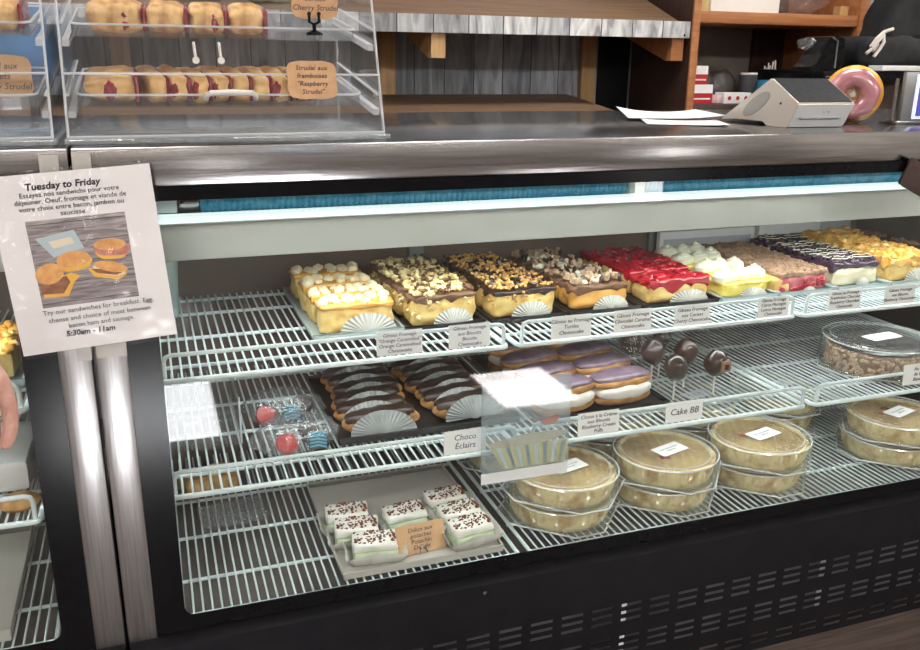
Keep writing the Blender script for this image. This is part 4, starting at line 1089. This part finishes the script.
b = BM(); box(b, 1.40,1.505,.111,.1135,1.214,1.217); ob('card_slot', b, GREYC, t, world=True, smooth=False)
text(['(( ))'], .012, GREYC, t, (-.0,-.0935,.036), (PI/2-.3,0,0), name='contactless_mark')
b = BM(); lathe(b, [(.0025,-.0005),(.0025,.001)], 10, (1.3815,.155,1.243), axis='X'); ob('screw_hole', b, BLACK, t, world=True)
b = BM(); prism(b, ell(.235,1.238,.048,.016,-.52), 1.3805, 1.3825, 'X'); ob('side_shade', b, mat('recess_shade_grey', (.42,.40,.37), .5), t, world=True, smooth=False, label='grey oval painted as shade of the side hollow')  # thin grey oval stands in for the shade of the hollow side

t = thing('donut_model', 'pink iced orange ring doughnut ornament standing by the payment terminal', 'ornament', (1.645,.235,ZC1), (0,0,-.78))
def torus(b, RR, r, y0, sy=1., a0=0, a1=2*PI, n=48, m=18, wav=0):
    g = []
    for i in range(n):
        T = 2*PI*i/n; ring = []
        for j in range(m+1):
            p = a0+(a1-a0)*j/m; rr_ = RR+r*math.cos(p)*(1+wav*math.sin(7*T)); ring.append(b.verts.new((rr_*math.cos(T), y0+r*math.sin(p)*sy, .064+rr_*math.sin(T))))
        g.append(ring)
    for i in range(n):
        p, q = g[i], g[(i+1) % n]
        for j in range(m): b.faces.new((p[j],p[j+1],q[j+1],q[j]))
b = BM(); torus(b, .0385,.0255,.002); bmesh.ops.remove_doubles(b, verts=b.verts, dist=1e-6)
for v in b.verts: v.co.z = max(v.co.z, .0005)
ob('dough_ring', b, DONO, t)
b = BM(); torus(b, .0370,.0195,-.0085,1.05,-PI*.98,-.02,wav=.05); ob('pink_icing', b, DONP, t, solid=.003)
b = BM(); lathe(b, [(.0001,-.016),(.007,-.014),(.008,-.006),(.014,.0),(.0001,.002)], 16, (0,0,.064), axis='Y'); ob('centre_knob', b, CORDW, t, label='white knob in the hole')
t = thing('tablet_stand', 'grey framed tablet with a lit blue screen at the right picture edge', 'tablet', (1.815,.165,ZC1), (0,0,0))
b = BM(); box(b, -.09,.10,0,.012,.008,.115,.003); ob('tablet_frame', b, GREYFR, t)
b = BM(); box(b, -.060,.095,-.0012,.0005,.012,.110); ob('screen_border', b, mat('lit_white_border', (.7,.75,.85), .3, emit=(.7,.78,.95), estr=.6), t, smooth=False)
b = BM(); box(b, -.050,.090,-.0024,-.0012,.018,.100); ob('screen', b, mat('lit_blue_screen', (.05,.08,.35), .3, c2=(.25,.05,.30), scale=14, emit=(.05,.09,.45), estr=.5), t, smooth=False, label='lit blue screen')
b = BM(); box(b, -.105,.10,-.006,.05,0,.008,.002); ob('stand_foot', b, STEEL, t)
b = BM(); tube(b, [(-.095,.02,.008),(-.095,.02,.10)], .004, 8); ob('stand_post', b, STEEL, t)
def sheet(name, label, q, lift, seed, loc):
    b = BM(); n = 14; q = [Vector(p) for p in q]; g = []
    for j in range(n+1):
        row_ = []
        for i in range(n+1):
            u, v = i/n, j/n; p = (q[0]*(1-u)+q[1]*u)*(1-v)+(q[3]*(1-u)+q[2]*u)*v
            p.z = loc[2]+.0012+lift*(u**3*.55+(1-u)**3*v*.7)+.003*noise.noise(Vector((u*2,v*2,seed)))*lift*20; p.z = max(p.z, loc[2]+.0006)
            row_.append(b.verts.new(p))
        g.append(row_)
    for j in range(n):
        for i in range(n): b.faces.new((g[j][i],g[j][i+1],g[j+1][i+1],g[j+1][i]))
    solo(name, b, WPAPER, label, 'paper', loc, group='papers on the counter', world=True, solid=.0006)
sheet('paper_sheet','lower white paper sheet lying on the counter left of the terminal',[(1.13,.27,0),(1.27,.17,0),(1.36,.36,0),(1.22,.46,0)],.006,1,(1.245,.3,ZC1))
sheet('paper_sheet','upper curled white paper sheet on the counter left of the terminal',[(1.16,.40,0),(1.345,.29,0),(1.42,.52,0),(1.25,.62,0)],.020,5,(1.29,.45,ZC1+.004))

# ------------------------------------------------------------------ bread rack against the plank wall
t = thing('bread_rack', 'wooden bread rack with a tilted shelf edged in grey planks', 'shelf rack', (.66,1.68,0)); kw = dict(world=True)
b = BM(); box(b, -.75,2.028,1.485,1.50,1.408,1.466,.001); ob('shelf_edge', b, PALEPL, t, label='pale grey plank edging', smooth=False, **kw)
b = BM(); prism(b, [(1.5005,1.445),(1.885,1.585),(1.885,1.605),(1.5005,1.465)], -.75, 1.99, 'X'); ob('tilted_shelf', b, WOODB, t, smooth=False, **kw)
b = BM(); prism(b, [(1.47,1.128),(1.885,1.172),(1.885,1.194),(1.47,1.150)], -.75, 1.735, 'X'); ob('lower_shelf', b, WOODB, t, smooth=False, **kw)
for x in (.02,.955,1.80):
    b = BM(); box(b, x, x+.062, 1.888, 1.917, 0, 1.58 if x < 1 else 1.58, .002); ob('post', b, WOODL, t, **kw)
for x in (-.25,1.035,1.965):
    b = BM(); prism(b, [(1.501,1.425),(1.501,1.328),(1.54,1.328),(1.885,1.43),(1.885,1.565),(1.501,1.441)], x, x+.05, 'X'); ob('bracket', b, WOODO if x > 1.5 else WOODL, t, smooth=False, **kw)
b = BM(); box(b, 1.885,2.026,1.905,1.917,.3,2.2); ob('black_board', b, BLACKP, t, smooth=False, **kw)
b = BM(); lathe(b, [(.004,1.4835),(.004,1.486)], 10, (2.005,0,1.418), axis='Y'); ob('screw', b, BLACK, t, **kw)
PINKP = mat('pink_print', (.60,.32,.38), .4, c2=(.75,.6,.62), scale=40); GRNP = mat('green_print', (.25,.36,.22), .4, c2=(.6,.62,.5), scale=40)
for i, (x, m_, lab) in enumerate(((.10,WPAPER,'white packet on the tilted shelf, left of the pink one'),(.30,PINKP,'pink and white packet on the tilted shelf behind the strudel'),(.52,GRNP,'green and white packet on the tilted shelf, right of the pink one'))):
    b = BM(); rbox(b, (0,0,.035), (.085,.06,.035), .02, 7, .008, 30, i); solo('bread_bag', b, m_, lab, 'packet', (x,1.60,1.506), (.35,0,.1*i), 'packets on the tilted shelf')
# blue jacket hanging behind the acrylic cases
b = BM()
rbox(b, (0,0,0), (.15,.05,.11), .05, 10, .035, 9, 4); solo('blue_garment', b, BLUECL, 'blue garment hanging behind the acrylic cases at upper left', 'garment', (-.19,1.22,1.335))
t = thing('coat_stand', 'plain post carrying the blue garment behind the counter', 'stand', (-.175,1.32,0))
b = BM(); tube(b, [(0,0,0),(0,0,1.5)], .012, 8); ob('post', b, WOODD, t)
b = BM(); tube(b, [(0,0,1.47),(0,-.09,1.47)], .008, 6); ob('hook', b, STEEL, t)

# ------------------------------------------------------------------ wooden cabinet with supplies
t = thing('wall_cabinet', 'open dark wooden cabinet with orange wood edges behind the counter', 'cabinet', (2.44,1.7,0))
b = BM(); box(b, 2.032,2.056,1.482,1.90,0,2.1); ob('side_panel', b, WOODD, t, smooth=False, **kw)
b = BM(); box(b, 2.030,2.060,1.470,1.4815,0,2.1,.002); ob('edge_strip', b, WOODO, t, **kw)
b = BM(); box(b, 2.0605,2.785,1.475,1.90,1.463,1.505,.003); ob('upper_shelf', b, WOODO, t, **kw)
b = BM(); box(b, 2.0605,2.785,1.475,1.90,1.135,1.172,.003); ob('lower_shelf', b, WOODD, t, **kw)
b = BM(); box(b, 2.786,2.83,1.470,1.90,0,2.1,.003); ob('right_post', b, WOODO, t, **kw)
b = BM(); box(b, 2.057,2.62,1.902,1.912,1.0,2.1); ob('back_panel', b, WOODG, t, smooth=False, label='worn grey brown back board', **kw)
b = BM(); box(b, 2.622,2.785,1.890,1.912,1.0,2.1); ob('back_panel', b, WOODD, t, smooth=False, label='dark back board', **kw)
zs_ = 1.1725
def red_box(x, z, w_, h_, lab):
    t = thing('carton', lab, 'box', (x,1.545,z), group='red and white cartons')
    b = BM(); box(b, -w_/2,w_/2,-.035,.035,0,h_*.55,.0005); ob('red_half', b, REDB, t, smooth=False, label='red lower half')
    b = BM(); box(b, -w_/2,w_/2,-.035,.035,h_*.55,h_,.0005); ob('white_half', b, WPAPER, t, smooth=False, label='white upper half')
    b = BM(); box(b, -w_*.40,w_*.40,-.0362,-.0352,h_*.22,h_*.30); ob('print_line', b, WPAPER, t, smooth=False)
red_box(2.118, zs_, .100, .070, 'wide red and white carton at the left end of the cabinet shelf')
red_box(2.108, zs_+.0705, .062, .068, 'small red and white carton on top of the wide one')
b = BM(); rbox(b, (0,0,.016), (.022,.03,.016), .006, 4, .002); solo('pink_packet', b, PINKP, 'small pink packet beside the red carton', 'packet', (2.196,1.545,zs_))
t = thing('carton', 'low white box with red dots on the cabinet shelf', 'box', (2.285,1.54,zs_))
b = BM(); box(b, -.062,.062,-.03,.03,0,.040,.0005); ob('box_body', b, WPAPER, t, smooth=False)
for k in (-1,0,1):
    b = BM(); lathe(b, [(.008,-.0315),(.008,-.0301)], 12, (k*.038,0,.02), axis='Y'); ob('red_dot', b, REDB, t)
for x, s_, lab in ((2.20,.070,'clear plastic bag heap on the cabinet shelf, left'),(2.32,.062,'clear plastic bag heap beside the dark cup')):
    b = BM(); lump(b, (0,0,s_*.95), (s_*1.0,.05,s_*.95), 4, .12, 2.2, int(x*50)); solo('plastic_bag', b, FILM, lab, 'bag', (x,1.68,zs_+.004), group='clear bags on the cabinet shelf')
t = thing('paper_cup', 'dark grey cup of white lids on the cabinet shelf', 'cup', (2.395,1.60,zs_))
b = BM(); lathe(b, [(.0001,0),(.028,0),(.037,.105),(.035,.105),(.026,.004),(.0001,.004)], 28); ob('cup_body', b, mat('grey_cup', (.07,.07,.075), .5), t)
b = BM(); lathe(b, [(.036,.1052),(.038,.110),(.034,.114),(.0001,.114)], 28); ob('cup_lid', b, WHPL, t, label='white rim')
t = thing('straw_box', 'blue box of white straws on the cabinet shelf', 'box', (2.468,1.56,zs_))
b = BM(); box(b, -.042,.042,-.03,.03,0,.090,.001); ob('box_body', b, BLUEB2, t, smooth=False)
b = BM(); box(b, -.012,.022,-.0312,-.0302,.015,.055); ob('white_label', b, WPAPER, t, smooth=False)
for k in range(9):
    x, y = -.035+.0085*k, U(-.02,.02); b = BM(); tube(b, [(x,y,.0905),(x+U(-.006,.010),y,.125+U(0,.04))], .0026, 6); ob('straw', b, CORDW, t)
b = BM(); box(b, -.155,.155,-.08,.08,0,.12,.001); solo('white_carton', b, WHPL, 'large white box on the upper cabinet shelf', 'box', (2.285,1.60,1.5055), smooth=False)
b = BM(); box(b, -.03,.03,-.03,.03,0,.045,.001); solo('gold_box', b, mat('gold_card', (.52,.40,.18), .4), 'small gold box left of the large white box', 'box', (2.095,1.55,1.5055), smooth=False)
b = BM(); lump(b, (0,0,.07), (.13,.06,.07), 4, .12, 2.2, 9); solo('plastic_bag', b, FILM, 'clear plastic bag on the upper cabinet shelf, right end', 'bag', (2.60,1.60,1.5095))
b = BM(); box(b, -.02,.02,-.02,.02,0,.035,.001); solo('wooden_block', b, WOODL, 'small wooden block at the right end of the upper cabinet shelf', 'block', (2.745,1.53,1.5055), smooth=False)

# ------------------------------------------------------------------ dark back counter with the things on it
t = thing('back_counter', 'dark back counter with black top behind the payment terminal', 'counter', (2.60,1.27,0))
b = BM(); box(b, 2.36,3.0,1.13,1.42,0,1.262,.003); ob('counter_body', b, WOODD, t, **kw)
b = BM(); box(b, 2.31,3.02,1.09,1.44,1.2625,1.302,.004); ob('counter_top', b, BLACK, t, **kw)
b = BM(); box(b, 2.32,2.46,1.0885,1.0898,1.280,1.284); ob('metal_trim', b, STEEL, t, smooth=False, label='thin metal trim', **kw)
t = thing('tape_dispenser', 'black curved dispenser on the dark back counter', 'dispenser', (2.38,1.22,1.3025))
pf = [(2.325,1.3025),(2.325,1.313),(2.345,1.325),(2.365,1.355),(2.38,1.395),(2.40,1.415),(2.42,1.418),(2.455,1.408),(2.462,1.36),(2.466,1.3025)]
b = BM(); prism(b, pf, 1.17, 1.27); ob('dispenser_body', b, BLACK, t, smooth=False, **kw)
b = BM(); lump(b, (2.335,1.22,1.392), (.026,.03,.020), 3, .25, 2, 4, Matrix.Rotation(-.5,3,'Y')); ob('clear_cover', b, FILM, t, label='clear plastic cover', **kw)
b = BM(); tube(b, [(2.425,1.168,1.31),(2.422,1.166,1.40),(2.40,1.166,1.412)], .003, 6); ob('bright_edge', b, GREYFR, t, label='grey edge strip', **kw)
t = thing('black_jacket', 'black jacket with white drawstrings heaped on the back counter', 'jacket', (2.78,1.24,1.3025))
b = BM(); rbox(b, (2.79,1.25,1.362), (.255,.10,.058), .04, 12, .02, 14, 3); ob('lower_folds', b, CLOTH, t, world=True)
def lean(p): return Vector((p.x+p.z*.45, p.y, p.z))
b = BM(); rbox(b, (2.80,1.27,1.49), (.12,.08,.105), .05, 12, .02, 14, 8, lean); ob('upper_folds', b, CLOTH, t, world=True)
for k, pts in enumerate(([(2.64,1.146,1.445),(2.60,1.142,1.435),(2.565,1.138,1.41),(2.545,1.138,1.385),(2.56,1.14,1.37),(2.575,1.14,1.39),(2.57,1.14,1.415)],[(2.60,1.142,1.425),(2.57,1.136,1.40),(2.55,1.138,1.375),(2.53,1.14,1.36)],[(2.595,1.142,1.43),(2.60,1.138,1.40),(2.585,1.138,1.375),(2.565,1.140,1.350)])):
    b = BM(); tube(b, pts, .0062, 7); ob('drawstring', b, CORDW, t, world=True, label='white drawstring')
b = BM(); box(b, -.10,.10,-.035,.035,0,.018,.002); solo('paper_stack', b, WPAPER, 'white paper stack at the front of the dark back counter', 'papers', (2.66,1.115,1.3025), (0,0,-.05), smooth=False)
b = BM(); tube(b, [(2.80,1.075,1.295),(2.70,1.07,1.25),(2.67,1.075,1.15),(2.66,1.09,1.0),(2.66,1.10,.4),(2.66,1.10,.004)], .005, 8); solo('black_cable', b, BLACK, 'black cable hanging down the front of the back counter', 'cable', (2.66,1.1,.0), world=True)

# ------------------------------------------------------------------ hand of a person at the left edge
sk = [((-.40,-.46,1.20),.043),((-.27,-.43,1.11),.036),((-.165,-.405,1.035),.026),((-.128,-.40,.995),.031),((-.108,-.40,.955),.034)]
edges = [(0,1),(1,2),(2,3),(3,4)]
def fing(root, pts, rads):
    p = root
    for c, r_ in zip(pts, rads):
        sk.append((c, r_)); edges.append((p, len(sk)-1)); p = len(sk)-1
fing(4, [(-.078,-.405,.948),(-.071,-.410,.918),(-.073,-.412,.890),(-.082,-.410,.868)], [.0145,.0115,.0100,.0085])
fing(4, [(-.096,-.402,.928),(-.091,-.408,.900),(-.093,-.408,.872),(-.102,-.404,.848)], [.0145,.0112,.0100,.0085])
fing(4, [(-.118,-.400,.925),(-.113,-.404,.898),(-.116,-.403,.872),(-.124,-.399,.850)], [.0140,.0108,.0096,.0082])
fing(4, [(-.138,-.398,.930),(-.136,-.400,.908),(-.139,-.399,.888),(-.146,-.396,.872)], [.0125,.0095,.0086,.0075])
fing(3, [(-.104,-.436,.982),(-.090,-.452,.952),(-.088,-.455,.925)], [.015,.012,.0095])
me = bpy.data.meshes.new('person'); me.from_pydata([p for p, _ in sk], edges, []); me.update()
hp = bpy.data.objects.new('person', me); COL.objects.link(hp)
s_ = hp.modifiers.new('skin','SKIN'); s_.use_smooth_shade = True
for i, (_, r_) in enumerate(sk): me.skin_vertices[0].data[i].radius = (r_, r_*.82)
me.skin_vertices[0].data[0].use_root = True
hp.modifiers.new('sub','SUBSURF').render_levels = 2; hp.modifiers['sub'].levels = 2
me.materials.append(SKIN)
dg = bpy.context.evaluated_depsgraph_get(); m2 = bpy.data.meshes.new_from_object(hp.evaluated_get(dg)); hp.modifiers.clear(); hp.data = m2; m2.name = 'person'
c0 = Vector((-.11,-.40,.95)); c1 = Vector((-.097,-.40,.990))
m2.transform(Matrix.Translation(-c0)); hp.location = c1
tag(hp, 'bare hand and forearm of a person reaching in at the left picture edge', 'person')

# ------------------------------------------------------------------ picture settings
S.view_settings.view_transform = 'Standard'; S.view_settings.look = 'None'; S.view_settings.exposure = 0.0; S.view_settings.gamma = 1
S.cycles.transparent_max_bounces = 40; S.cycles.max_bounces = 10; S.cycles.glossy_bounces = 5; S.cycles.use_denoising = True
S.cycles.caustics_reflective = False; S.cycles.caustics_refractive = False
S.cycles.sample_clamp_indirect = 12
